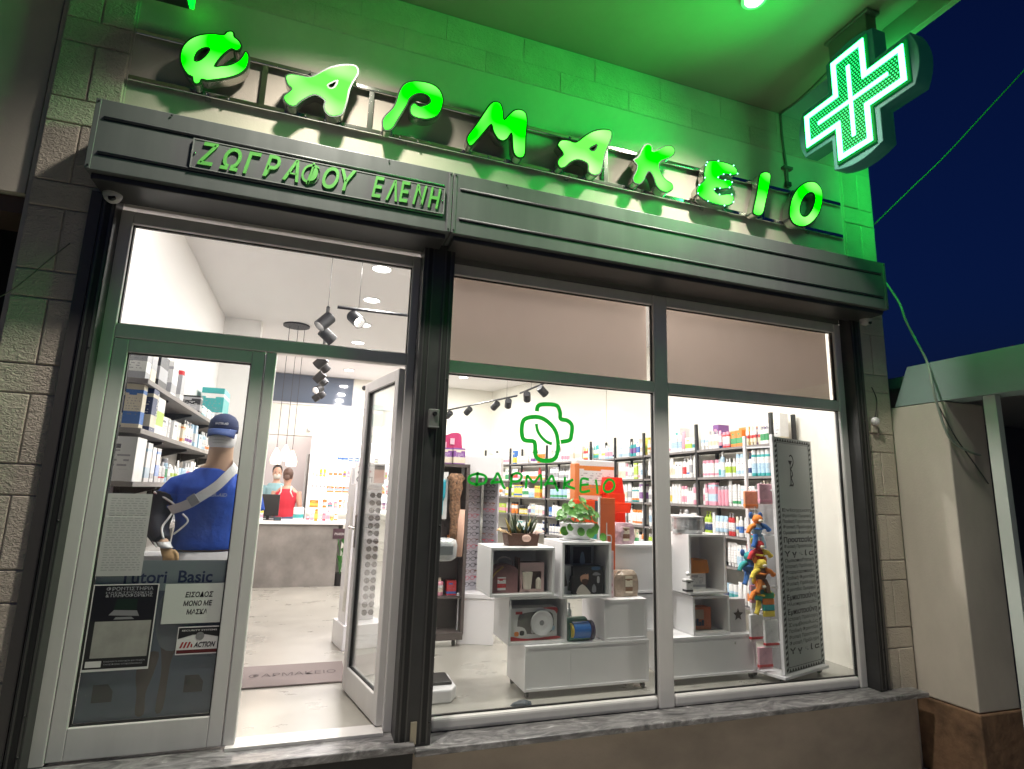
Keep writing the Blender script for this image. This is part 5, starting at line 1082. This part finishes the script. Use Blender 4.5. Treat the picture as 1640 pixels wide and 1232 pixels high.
def caster(t, x, y, r=.022):
    MB().tube([(x-.009,y,r+.001),(x+.009,y,r+.001)], r, 14).build('caster_wheel', BLACK, t, smooth=False); MB().box(x-.014,x+.014,y-.014,y+.022,r+.012,.046).build('caster_fork', CHROME, t, bevel=.002)
b1_ = cube(2.59,3.56,.24,.62,.046,.338,'low white base cabinet on casters under the left cubes', False)
MB().box(-.142,-.118,-.187,-.17,.018,.274).build('divider', WHITE, b1_)
for x, y in ((-.455,-.15),(-.455,.15),(.45,-.15),(.45,.15)): caster(b1_, x, y); 
for c in b1_.children:
    if c.name.startswith('caster'): c.location.z -= .046
b2_ = cube(3.745,4.525,.24,.60,.046,.335,'low white base cabinet on casters under the right cubes', False)
MB().ball((.2,-.176,.225),.008,10,6).build('knob', CHROME, b2_, smooth=True)
for x, y in ((-.36,-.15),(.36,-.15),(.36,.14)): caster(b2_, x, y)
for c in b2_.children:
    if c.name.startswith('caster'): c.location.z -= .046
cube(2.325,2.805,.255,.60,.660,.990,'open white cube holding pink gift sets, top left of the display')
cube(2.850,3.245,.225,.58,.640,1.030,'open white cube holding black gift boxes under the potted plant')
cube(2.475,2.915,.275,.62,.3395,.655,'open white cube holding the plate set box')
cube(3.200,3.550,.245,.62,.3395,.622,'closed white cube right of the green and blue toy', False)
cube(3.400,3.925,.46,.80,.623,.990,'closed white cube behind the mullion', False)
cube(3.925,4.275,.235,.56,.640,1.090,'tall open white cube with the orange lid box')
cube(3.965,4.305,.255,.58,.3365,.622,'open white cube with the orange printed box, right of the mullion')
cube(3.60,3.90,.47,.78,.3365,.610,'white cube half hidden behind the mullion', False)
# gift sets in the first cube
gs = empty('gift_set_bag', (2.455,.36,.679), 'rounded plum toiletry bag with handle in the top left cube', 'bag')
PLUM = mat('plum_vinyl', (.30,.15,.15), .35, noise=(7,.4)); MB().loft([[(x,y0,z) for x,z in smooth_poly([(-.105,0),(-.11,.1),(-.085,.165),(-.02,.19),(.06,.18),(.10,.13),(.105,0)],3)] for y0 in (-.05,.05)]).build('bag_body', PLUM, gs, smooth=False, bevel=.008)
MB().tube(smooth_poly([(-.05,0,.175),(-.04,0,.22),(.01,0,.235),(.06,0,.215),(.065,0,.17)],4,False), .004, 8).build('bag_handle', mat('pale_plastic', (.5,.45,.44), .3), gs, smooth=True)
MB().box(-.06,.0,-.058,-.051,.02,.105).build('label_card', printed(PAL['white'],PAL['red'],5), gs); MB().tube(smooth_poly([(-.10,-.05,.10),(-.07,-.052,.14),(-.02,-.052,.175)],3,False), .006, 6).build('zip', mat('gold_zip', (.6,.42,.15), .3, .8), gs)
gb2 = empty('pink_gift_box', (2.665,.37,.679), 'pink window gift box with two pale bottles in the top left cube', 'gift box')
PK = mat('dusty_pink_card', (.74,.52,.50), .5); MB().frame(-.10,.085,0,.20,-.05,-.04,.02, tb=.02, tt=.06).build('box_front', PK, gb2); MB().box(-.10,.085,-.038,.05,0,.2).build('box_body', mat('plum_card', (.10,.05,.05), .5), gb2); MB().box(-.118,-.104,-.06,.02,0,.235).build('box_lid_edge', mat('brown_card', (.10,.045,.03), .5), gb2)
MB().lathe([(.001,0),(.028,0),(.04,.115),(.001,.118)], 14).build('cream_tube', mat('ivory_plastic', (.82,.74,.63), .35), gb2, smooth=False, loc=(-.045,-.052,.022)); MB().lathe([(.001,0),(.02,0),(.02,.06),(.008,.075),(.001,.08)], 12).build('pale_bottle', mat('ivory_plastic', (.82,.74,.63), .35), gb2, smooth=True, loc=(.04,-.055,.022))
# black sets in the second cube
t = empty('grooming_box', (2.925,.34,.659), 'grey box with two black tubes in the second cube', 'gift box'); MB().box(-.05,.05,-.03,.05,0,.20).build('box_body', mat('mid_grey_card', (.42,.43,.45), .4), t, bevel=.002)
for (x,z,an) in ((-.02,.06,12),(.022,.025,-8)): o = MB().lathe([(.001,0),(.02,0),(.017,.1),(.001,.11)], 12).build('black_tube', BLACK, t, smooth=True, loc=(x,-.045,z), rot=(0,R(-an),0))
t = empty('portrait_gift_box', (3.085,.31,.659), 'black gift box with printed portrait of a bearded man', 'gift box'); MB().box(-.125,.12,-.03,.05,0,.195).build('box_body', INK, t, bevel=.002)
def pq(par, pts, m, n='printed_picture', y=-.0312): MB().prism([(x,y,z) for x,z in smooth_poly(pts,3)], (0,-.0003,0)).build(n, m, par)
pq(t, [(-.06,.09),(-.066,.13),(-.045,.16),(-.01,.155),(.0,.125),(-.005,.095),(-.03,.075)], mat('portrait_face', (.55,.30,.20), .5)); pq(t, [(-.055,.10),(-.03,.108),(-.004,.10),(-.008,.075),(-.03,.06),(-.05,.075)], mat('portrait_beard', (.06,.025,.015), .6), y=-.0316); pq(t, [(-.068,.125),(-.045,.138),(-.01,.14),(-.005,.165),(-.04,.172),(-.065,.155)], INK, y=-.0318)
pq(t, [(-.09,.0),(-.085,.045),(-.05,.07),(-.02,.05),(.0,.03),(.015,.0)], mat('portrait_coat', (.55,.50,.44), .6)); 
pq(t, [(.03,.015),(.03,.05),(.045,.07),(.06,.05),(.06,.015)], mat('grey_print2', (.25,.25,.26), .4)); pq(t, [(.07,.08),(.07,.12),(.088,.12),(.088,.08)], mat('pale_print', (.5,.5,.5), .4)); pq(t, [(.03,.17),(.03,.19),(.09,.19),(.09,.17)], mat('blue_print', (.04,.10,.2), .4)); pq(t, [(.03,.135),(.06,.155),(.10,.135),(.06,.13)], mat('grey_print2', (.25,.25,.26), .4))
t = empty('framed_gift_box', (3.10,.44,.86), 'dark blue framed gift box behind the portrait box', 'gift box'); MB().box(-.10,.10,-.02,.04,-.2,.145).build('box_body', mat('slate_card', (.20,.23,.27), .4), t); MB().box(-.075,.075,-.024,-.021,.0,.12).build('printed_panel', mat('dark_navy_print', (.01,.015,.035), .35), t); pq(t, [(-.02,.0),(-.015,.06),(.0,.085),(.015,.06),(.02,.0)], mat('blue_grey_print', (.25,.35,.5), .4), y=-.0255); MB().box(-.135,-.115,-.02,.03,-.2,.15).build('box_edge', BLACK, t)
# plate set
t = empty('plate_set_box', (2.675,.345,.3585), 'white and red children plate set box with a round bowl window', 'box'); MB().box(-.175,.175,-.04,.06,0,.215).build('box_body', PAPER, t, bevel=.002)
pq(t, [(-.172,.002),(.172,.002),(.172,.022),(-.05,.012),(-.172,.03)], mat('bright_red_print', (.50,.02,.03), .4), y=-.0408); pq(t, [(.06,.213),(.172,.213),(.172,.17),(.15,.195)], mat('bright_red_print', (.50,.02,.03), .4), y=-.0408); MB().box(-.14,-.09,-.0415,-.0405,.175,.193).build('printed_area', mat('bright_red_print', (.50,.02,.03), .4), t)
pq(t, [(-.12,.06),(-.12,.15),(-.09,.18),(.06,.19),(.14,.17),(.14,.06),(.05,.04),(-.06,.045)], mat('grey_window_print', (.16,.15,.14), .4), y=-.0409)
MB().lathe([(.001,.006),(.05,.008),(.07,.016),(.083,.018),(.086,.010),(.072,0)], 28).build('bowl', WHITE2, t, smooth=True, rot=(R(90),0,0), loc=(.055,-.042,.115)); MB().lathe([(.001,0),(.018,0)], 14).build('bowl_print', mat('grey_print2', (.25,.25,.26), .4), t, rot=(R(90),0,0), loc=(.055,-.0505,.115))
pq(t, [(-.16,.03),(-.155,.085),(-.12,.095),(-.07,.08),(-.06,.035)], PAPER, y=-.0413); pq(t, [(-.02,.05),(-.02,.09),(.0,.09),(.0,.05)], mat('pale_print', (.5,.5,.5), .4), y=-.0413)
for (x,z,m_) in ((-.13,.045,'orange'),(-.09,.05,'black'),(.14,.075,'pale blue')): pq(t, [(x-.014,z-.012),(x-.014,z+.014),(x+.014,z+.014),(x+.014,z-.012)], pm_(m_), y=-.0416)
# green and blue toy
t = empty('toy_drum', (3.03,.36,.339), 'green and blue plastic drum toy on the base cabinet', 'toy'); GRN = mat('dark_green_plastic', (.012,.16,.10), .3)
MB().loft([[(x,y,z) for y,z in smooth_poly([(-.06,0),(-.075,.06),(-.045,.125),(.02,.15),(.06,.12),(.07,0)],3)] for x in (-.09,-.075,.06,.075)]).build('shell', GRN, t, bevel=.004)
MB().tube([(-.06,-.045,.07),(.07,-.045,.07)], .058, 20).build('blue_drum', mat('bright_blue_plastic', (.02,.16,.55), .25), t, smooth=False); MB().tube([(.071,-.045,.068),(.10,-.045,.068)], .066, 20).build('end_ring', mat('dark_purple_plastic', (.03,.015,.06), .3), t); MB().tube([(-.078,-.05,.07),(-.061,-.05,.07)], .05, 18).build('yellow_ring', mat('yellow_plastic', (.6,.45,.04), .3), t)
goods('round_bottle', (2.995,.52,.339), .05,.05,.23,'white','red','white','small white and red bottle behind the green toy', 'goods among the cubes'); goods('round_bottle', (3.05,.54,.339), .045,.045,.22,'white','pink','white','second small white bottle behind the green toy', 'goods among the cubes')
# on cube D and E
t = empty('blister_strip', (3.285,.33,.623), 'narrow pale pink strip pack standing beside the second cube', 'pack'); MB().box(-.03,.03,-.01,.012,0,.335).build('strip', mat('pale_pink_card', (.66,.52,.53), .4), t, bevel=.002)
for i in range(6): MB().box(-.02,.02,-.0125,-.0105,.03+i*.05,.05+i*.05).build('printed_row', mat('rose_print', (.5,.25,.28), .5) if i < 2 else mat('pale_print', (.5,.5,.5), .4), t)
def bundle(p, w_, h_, m, label, seed):
    rr = random.Random(seed); t = empty('wrapped_bundle', p, label, 'gift bundle'); mb = MB(); rings = []
    for z, s_ in ((0,.95),(.3,1.04),(.6,1.0),(.85,.9),(1,.72)):
        rings.append([(x*s_*w_*rr.uniform(.93,1.05), y*s_*.12*rr.uniform(.9,1.1), z*h_) for x,y in ((-.5,-.5),(-.2,-.62),(.1,-.56),(.5,-.5),(.56,0),(.5,.5),(0,.55),(-.5,.5),(-.58,0))])
    mb.loft(rings).build('wrapping', m, t, bevel=.004); MB().box(-w_*.1,w_*.2,-.072,-.066,h_*.15,h_*.8).build('card', printed(PAL['cream'],PAL['brown'],seed), t); return t
bundle((3.44,.40,.623), .20, .185, mat('tan_cellophane', (.42,.33,.25), .22, noise=(12,.3), bump=(30,.5,.02)), 'tan wrapped gift bundle on the closed cube', 3)
bundle((3.525,.58,.991), .19, .165, mat('pink_cellophane', (.55,.38,.42), .2, noise=(12,.3), bump=(30,.5,.02)), 'pink wrapped gift pack on the closed cube left of the mullion', 5)
# contents right of the mullion
t = empty('orange_lid_box', (4.075,.42,.6595), 'box with orange lid and small printed figures in the tall cube', 'box'); MB().box(-.10,.10,-.05,.05,0,.125).build('box_body', printed(PAL['white'],PAL['grey'],4), t); MB().loft([[(x,y,z) for x,y in ((-a_,-.075),(a_,-.075),(a_,.07),(-a_,.07))] for a_, z in ((.115,.12),(.12,.15),(.105,.225))]).build('orange_lid', mat('orange_fabric', (.70,.24,.04), .6, noise=(9,.2)), t, bevel=.006)
t = empty('orange_toy_box', (4.11,.40,.3555), 'orange printed toy box in the lower right cube', 'box'); MB().box(-.11,.09,-.05,.05,0,.165).build('box_body', mat('orange_red_card', (.58,.16,.07), .45, noise=(8,.3)), t, bevel=.002); MB().box(-.10,.02,-.053,-.0505,.08,.15).build('printed_area', mat('brown_grey_print', (.35,.26,.2), .5), t)
for i, x in enumerate((-.09,-.065,-.04,-.015,.01)): MB().box(x-.01,x+.01,-.054,-.0506,.03,.06+.012*(i % 3)).build('printed_figure', mat('dark_blue_print', (.03,.05,.10), .5), t)
t = empty('clear_casserole', (4.02,.38,1.091), 'cellophane wrapped silver casserole on the tall cube', 'pot'); MB().lathe([(.001,0),(.115,0),(.128,.03),(.125,.12),(.001,.12)], 24).build('pot_body', mat('frosted_silver', (.48,.49,.49), .25, .4, noise=(14,.35), bump=(25,.5,.02)), t, smooth=False); MB().lathe([(.13,.12),(.13,.132),(.04,.15),(.012,.152),(.014,.17),(.008,.185),(.001,.186)], 24).build('pot_lid', mat('pale_lid', (.55,.55,.55), .25), t, smooth=True)
t = empty('patterned_card', (3.725,.30,.338), 'dark blue patterned card standing behind the mullion', 'card'); MB().box(-.03,.03,-.004,.004,0,.30).build('card', mat('blue_grey_pattern', (.10,.10,.16), .5, noise=(30,.8)), t)
t = empty('figurine_box', (3.885,.20,.66), 'small clear figurine box at the side of the tall cube', 'box'); MB().box(-.03,.03,-.02,.03,0,.10).build('box_body', printed(PAL['white'],PAL['black'],7), t); MB().ball((0,0,.14),.018,10,8).build('figure', WHITE2, t, smooth=True)
t = empty('cutout_star_box', (4.42,.33,.336), 'grey gift box with a dark star window on the right base cabinet', 'gift box'); MB().box(-.075,.075,-.03,.05,0,.25).build('box_body', mat('pale_grey_card', (.45,.44,.44), .5), t, bevel=.002); pts = [(.05*(1 if i % 2 == 0 else .45)*math.sin(i*math.pi/5), .13+.05*(1 if i % 2 == 0 else .45)*math.cos(i*math.pi/5)) for i in range(10)]; MB().prism([(x,-.0312,z) for x,z in pts], (0,-.0005,0)).build('star_window', mat('dark_brown_print', (.05,.04,.035), .6), t)
# plants on the cubes
sp_ = empty('wrapped_succulents', (2.60,.42,.991), 'succulents in a brown box with peach paper wrapping', 'plant'); MB().loft([[(x,y,z) for x,y in ((-a_,-.06),(a_,-.06),(a_,.06),(-a_,.06))] for a_, z in ((.11,0),(.125,.085))]).build('box', mat('brown_box', (.10,.045,.025), .6), sp_)
for i, (x, sg_, m_) in enumerate(((-.10,-1,mat('kraft_paper', (.55,.36,.18), .7)),(.10,1,mat('peach_paper', (.62,.42,.34), .7)))):
    mb = MB(); vs = []; rr = random.Random(i)
    for a in range(7):
        for b in range(4): vs.append((x+sg_*(b*.025)+rr.uniform(-.012,.012), -.075+a*.024+rr.uniform(-.008,.008), .075+b*.018*(1 if b < 3 else .6)+rr.uniform(-.012,.014)))
    o = mb.add(vs, [(a*4+b,(a+1)*4+b,(a+1)*4+b+1,a*4+b+1) for a in range(6) for b in range(3)]).build('paper_wrap', m_, sp_, smooth=True); sd = o.modifiers.new('s','SOLIDIFY'); sd.thickness = .002
MB().ball((.02,-.068,.055),.03,10,8,sc=(1.2,.5,.9)).build('bow', mat('peach_paper', (.62,.42,.34), .7), sp_, smooth=True)
rr = random.Random(9)
for i in range(26):
    a = rr.uniform(0,6.28); l_ = rr.uniform(.07,.20); x0 = rr.uniform(-.08,.08); d = Vector((math.cos(a)*.5,math.sin(a)*.35,1)).normalized(); p = Vector((x0,rr.uniform(-.03,.03),.07))
    MB().tube([p, p+d*l_*.5+Vector((0,0,.0)), p+d*l_], [.010,.011,.001], 6).build('leaf', mat(['dark_green_leaf','grey_green_leaf','yellow_leaf'][i % 7 % 3 if i % 7 < 3 else 0], [(.03,.06,.02),(.14,.16,.09),(.42,.33,.08)][i % 7 % 3 if i % 7 < 3 else 0], .5), sp_, smooth=True)
gpn = empty('pot_plant', (3.045,.40,1.031), 'round leafed green plant in a white pot on the second cube', 'plant'); MB().lathe([(.001,0),(.095,0),(.115,.04),(.135,.125),(.125,.13),(.12,.11),(.001,.11)], 24).build('pot', WHITE2, gpn, smooth=True); MB().lathe([(.13,-.0),(.14,.004),(.13,.008),(.001,.006)], 24).build('saucer', WHITE2, gpn)
LFM = mat('fresh_green_leaf', (.10,.30,.04), .35, noise=(9,.45)); rr = random.Random(12)
def round_leaf(par, c, nrm, r, m):
    n = Vector(nrm).normalized(); a = n.cross(Vector((0,0,1))); a = a.normalized() if a.length > .05 else Vector((1,0,0)); b = n.cross(a)
    vs = [Vector(c)-n*r*.25]+[Vector(c)+(a*math.cos(q*.6283)+b*math.sin(q*.6283))*r for q in range(10)]
    MB().add(vs, [(0,1+q,1+(q+1)%10) for q in range(10)]).build('leaf', m, par, smooth=True)
for i in range(150):
    a = rr.uniform(0,6.28); e = rr.uniform(.2,1); rad = .16*math.sqrt(rr.random()); z = .12+.17*e*(1-(rad/.2)**2)+.02
    round_leaf(gpn, (rad*math.cos(a), rad*math.sin(a)*.8, z), (math.cos(a)*.6+rr.uniform(-.3,.3), math.sin(a)*.6-.5, rr.uniform(.3,1)), rr.uniform(.013,.030), LFM)
for (x,y,z,r) in ((-.03,-.135,.07,.032),(.045,-.14,.06,.036),(.09,-.12,.08,.03),(-.13,-.06,.07,.035),(.17,-.1,.03,.032),(.13,-.06,.1,.03),(-.1,-.1,.1,.028)): round_leaf(gpn, (x,y,z), (x*.5,-1,.2), r, LFM)
for i in range(9):
    a = i*.7; MB().tube(smooth_poly([(0,0,.1),(.08*math.cos(a),.06*math.sin(a),.16),(.13*math.cos(a),.1*math.sin(a),.13)],3,False), .003, 5).build('stem', LFM, gpn)
# orange stand with a looped letter b, and the orange goods behind it
os_ = empty('orange_standee', (3.325,.44,.80), 'flat orange standee with a white looped letter b', 'standee'); MB().box(-.065,.065,-.01,.01,0,.55).build('board', mat('orange_board', (.72,.14,.03), .45), os_, bevel=.003); MB().box(-.075,-.066,-.012,.012,.2,.555).build('board_edge', PAPER, os_)
mb = MB(); ribbon(mb, smooth_poly([(-.01,.36),(-.01,.28),(-.008,.21),(.0,.195),(.02,.2),(.03,.22),(.03,.25),(.02,.265),(-.005,.265)],4,False), .009, -.0112); mb.build('loop_mark', PAPER, os_)
ob = empty('orange_bag_display', (3.52,.80,.99), 'orange and red translucent gift bags stacked behind the standee', 'gift bags'); OT = thin('orange_cellophane', (.85,.16,.04), .5, .25); 
def orect(u0, v0, u1, v1, y, d, m, nm, taper=1.0):
    p_, q_ = at(u0,v0,1,y), at(u1,v1,1,y); x0, x1, z0, z1 = p_.x, q_.x, q_.z, p_.z; c = (x0+x1)/2; h2 = (x1-x0)/2
    o = MB().loft([[(c+sx*h2*t_, y+sy, zz) for sx, sy in ((-1,0),(1,0),(1,d),(-1,d))] for t_, zz in ((1,z0),(taper,z1))]).build(nm, m, ob, bevel=.005); o.matrix_parent_inverse = Matrix.Translation(-ob.location); return o
OB2 = mat('bright_orange_board', (.80,.22,.03), .45); RED2 = thin('red_orange_cellophane', (.95,.10,.03), .45, .25)
orect(972,790,1003,880,.70,.14,RED2,'bag',.92); orect(968,764,1000,792,.72,.1,thin('bright_red_cellophane', (.95,.06,.03), .4, .25),'bag_top',.8); orect(984,805,1010,822,.66,.06,RED2,'bag_handle_flap',1.1)
orect(925,800,968,850,.74,.12,OT,'bag',1.05); orect(953,802,966,836,.735,.004,mat('slate_panel', (.06,.09,.10), .4),'dark_panel')
orect(923,736,984,801,.80,.1,printed(PAL['white'],PAL['orange'],3),'white_pack'); orect(921,742,928,806,.79,.1,mat('orange_plastic', (.75,.22,.06), .4),'orange_edge')
orect(984,851,1016,858,.66,.1,OB2,'orange_shelf'); orect(984,858,988,876,.66,.1,OB2,'orange_leg'); orect(986,862,1012,877,.69,.06,printed(PAL['cream'],PAL['yellow'],2),'cream_pack'); orect(940,848,956,866,.70,.05,pm_('teal'),'teal_cup')
# small dark thing on the floor
t = empty('floor_scrap', (2.54,.155,.0), 'small crumpled dark blue scrap on the floor by the window', 'scrap'); mb = MB(); rr = random.Random(4)
mb.loft([[(.075*math.cos(q*.7)*s_*rr.uniform(.7,1.2), .03*math.sin(q*.7)*s_*rr.uniform(.7,1.2), z) for q in range(9)] for s_, z in ((1,.001),(.8,.018),(.35,.03))]); mb.build('crumpled_sheet', mat('dark_slate_film', (.03,.045,.06), .3), t)

# ------------------------------------------------------------------ tall panel stand with hanging toys
ps = empty('panel_stand', (4.618,.045,0), 'tall grey panel stand with Greek health words and a dotted border', 'display stand', None, R(16.5))
PANELM = mat('grey_green_panel', (.43,.47,.45), .4)
MB().box(-.03,.62,-.02,.30,.045,.068).build('base_plate', WHITE2, ps, bevel=.004); MB().box(.0,.028,.0,.028,.069,1.90).build('front_post', WHITE2, ps, bevel=.003); MB().box(.0,.028,.245,.27,.069,1.90).build('rear_post', WHITE2, ps, bevel=.003)
MB().box(.03,.60,.006,.022,.075,1.885).build('panel', PANELM, ps); MB().box(.601,.61,.004,.026,.07,1.89).build('panel_trim', WHITE2, ps)
for zz in (.3,.7,1.1,1.45,1.8): MB().box(.008,.02,.028,.245,zz-.006,zz+.006).build('side_rung', WHITE2, ps)
MB().box(.12,.135,.06,.24,.075,1.5).build('inner_card', mat('grey_inner_card', (.3,.3,.3), .5), ps)
for x, y in ((.0,.02),(.57,.04),(.02,.27),(.56,.27)): MB().tube([(x-.012,y,.023),(x+.012,y,.023)], .022, 14).build('caster_wheel', BLACK, ps)
mb = MB(); n = 44
for i in range(n):
    z = .085+i*(1.79/n)
    for x in (.036,.568): mb.prism([(x,.0055,z),(x+.026,.0055,z+.012),(x+.026,.0055,z+.032),(x,.0055,z+.02)], (0,-.001,0))
for i in range(13):
    x = .068+i*.0385
    for z in (.082,1.85): mb.prism([(x,.0055,z),(x+.0385,.0055,z),(x+.019,.0055,z+.026)], (0,-.001,0))
mb.build('border_pattern', INK, ps)['kind'] = 'stuff'
mb = MB()
for z in (.115,1.84): mb.box(.066,.564,.0045,.0072,z,z+.003)
for x in (.066,.561): mb.box(x,x+.003,.0045,.0072,.115,1.84)
mb.build('border_line', INK, ps)
lines = ['Ενίσχυση','Φροντίδα Ομορφιά','Παιδική Προστασία','Φυσική Πρόληψη','Ομορφιά Φροντίδα','Προστασία','Φυσική Προστασία','Υ γ ε ί α','Ομοιοπαθητική','Ιατρική Πρόληψη','Φαρμακοποιός','Παιδική Φροντίδα','Φυσική Πρόληψη','Φροντίδα Ομορφιά','Εμπιστοσύνη','Ηλιοπροστασία','Εμπιστοσύνη','Ιατρική Πρόληψη','Συμβουλές','Παιδική Φροντίδα','Φυσική Προστασία','Φυσική Πρόληψη','Υ γ ε ί α']
z = 1.33
for i, tx in enumerate(lines):
    big = tx in ('Προστασία','Υ γ ε ί α','Εμπιστοσύνη'); h_ = .040 if big else .025; z -= .064 if big else .0445
    mb = MB(); write(mb, tx, .095,.54,z,.0048,h_,.03 if big else .02); mb.build('word_line', INK if big else mat('dark_grey_print', (.06,.065,.06), .5), ps)
# bowl and snake emblem
mb = MB(); ribbon(mb, smooth_poly([(.27,1.50),(.29,1.505),(.275,1.535),(.262,1.56),(.285,1.585),(.275,1.615),(.262,1.63),(.285,1.655),(.305,1.685),(.30,1.725),(.275,1.745),(.25,1.735)],4,False), .012, .0046); mb.build('snake_mark', INK, ps)
mb = MB(); mb.prism([(.225,.0045,1.70),(.285,.0045,1.70),(.262,.0045,1.665),(.25,.0045,1.665)], (0,-.0006,0)); mb.prism([(.251,.0047,1.665),(.259,.0047,1.665),(.259,.0047,1.505),(.251,.0047,1.505)], (0,-.0006,0)); mb.prism([(.225,.0045,1.49),(.29,.0045,1.49),(.27,.0045,1.505),(.24,.0045,1.505)], (0,-.0006,0)); mb.build('bowl_mark', INK, ps)
# toys hanging on its side
Mw = Matrix.Translation(ps.location) @ Matrix.Rotation(R(16.5),4,'Z')
def toy(lx, ly, z, label, parts, cat='soft toy'):
    p = Mw @ Vector((lx-.03,ly,z)); t = empty('hanging_toy', p, label, cat, 'toys hanging on the panel stand'); t.scale = (1.4,1.4,1.3)
    for nm, c, r, col, s_ in parts: MB().ball(c, r, 12, 8, sc=s_).build(nm, mat('plush_'+col.replace(' ','_'), PAL[col], .85, bump=(120,.4,.004)), t, smooth=True)
    MB().tube([(0,0,.04),(0,0,.09)], .003, 5).build('hook_loop', CHROME, t); return t
one = (1,1,1)
def animal(lx, z, label, a, b, c, ly=.13):
    t = toy(lx, ly, z, label, [('body',(0,0,-.045),.036,a,(1,.8,1.2)),('head',(0,-.012,.015),.030,b,(1.05,.9,.95)),('snout',(0,-.038,.006),.013,'cream',(1.1,.8,.8)),('ear',(-.032,.0,.036),.017,c,(1,.35,1.3)),('ear',(.032,.0,.036),.017,c,(1,.35,1.3))])
    for k, (p0, p1, p2, col) in enumerate((((-.02,-.01,-.02),(-.055,-.015,-.035),(-.07,-.012,-.07),b),((.02,-.01,-.02),(.05,-.02,-.03),(.075,-.016,-.05),c),((-.015,-.01,-.08),(-.03,-.02,-.115),(-.045,-.02,-.15),c),((.015,-.01,-.08),(.03,-.015,-.12),(.03,-.02,-.155),a))):
        MB().tube(smooth_poly([p0,p1,p2],3,False), [.014]*4+[.013,.012,.016][:3], 8).build('limb', mat('plush_'+col.replace(' ','_'), PAL[col], .85), t, smooth=True)
    MB().tube([(-.032,-.02,-.04),(0,-.034,-.045),(.032,-.02,-.04)], .006, 6).build('stripe', mat('plush_'+c.replace(' ','_'), PAL[c], .85), t, smooth=True)
animal(-.05,1.20,'blue and orange plush rattle near the top of the stand side','pale blue','orange','blue')
animal(-.045,1.00,'red plush bear with yellow ears hanging on the stand side','red','red','yellow')
animal(-.055,.86,'brown and yellow plush giraffe hanging below the red bear','brown','yellow','orange',.11)
animal(-.02,.90,'blue plush elephant half hidden behind the giraffe','blue','teal','blue',.24)
animal(-.05,.70,'orange and teal plush toy hanging above the soft book','teal','orange','yellow')
for i, (lx, ly, z, cols, lb) in enumerate(((-.045,.08,.56,('green','orange','teal','yellow'),'striped green and orange soft book hanging on the stand side'),(-.04,.19,.60,('pink','pale blue','pink','white'),'pink and blue toy pack hanging beside the soft book'))):
    p = Mw @ Vector((lx,ly,z)); t = empty('hanging_pack', p, lb, 'toy pack', 'toys hanging on the panel stand')
    for k, c in enumerate(cols): MB().box(-.05,.05,-.012,.012,.06-k*.045,.103-k*.045).build('panel', mat('plush_'+c.replace(' ','_'), PAL[c], .85), t, bevel=.004)
    MB().tube([(0,0,.103),(0,0,.13)], .003, 5).build('hook_loop', CHROME, t)
for i, (ly, z, h_, a, lb) in enumerate(((.07,1.34,.16,'pink','clear pink toy pouch at the top of the stand side'),(.2,1.30,.14,'orange','clear orange toy pouch at the top rear of the stand side'),(.08,.26,.20,'white','white bib pack with red edge low on the stand side'),(.20,.28,.20,'white','second white bib pack low on the stand side, rear'),(.14,.09,.16,'pink','white and red bottle pack at the foot of the stand side'))):
    p = Mw @ Vector((-.03,ly,z)); t = empty('hanging_pack', p, lb, 'toy pack', 'toys hanging on the panel stand'); MB().box(-.065,.065,-.012,.012,0,h_).build('pouch', mat('pouch_'+a, tuple(min(1,c*.8+.15) for c in PAL[a]), .3, noise=(12,.25)), t, bevel=.006)
    MB().box(-.066,.066,-.014,.014,.015,.035).build('coloured_edge', pm_('red' if i > 1 else a), t, bevel=.003); MB().tube([(0,0,h_),(0,0,h_+.03)], .003, 5).build('hook_loop', CHROME, t)
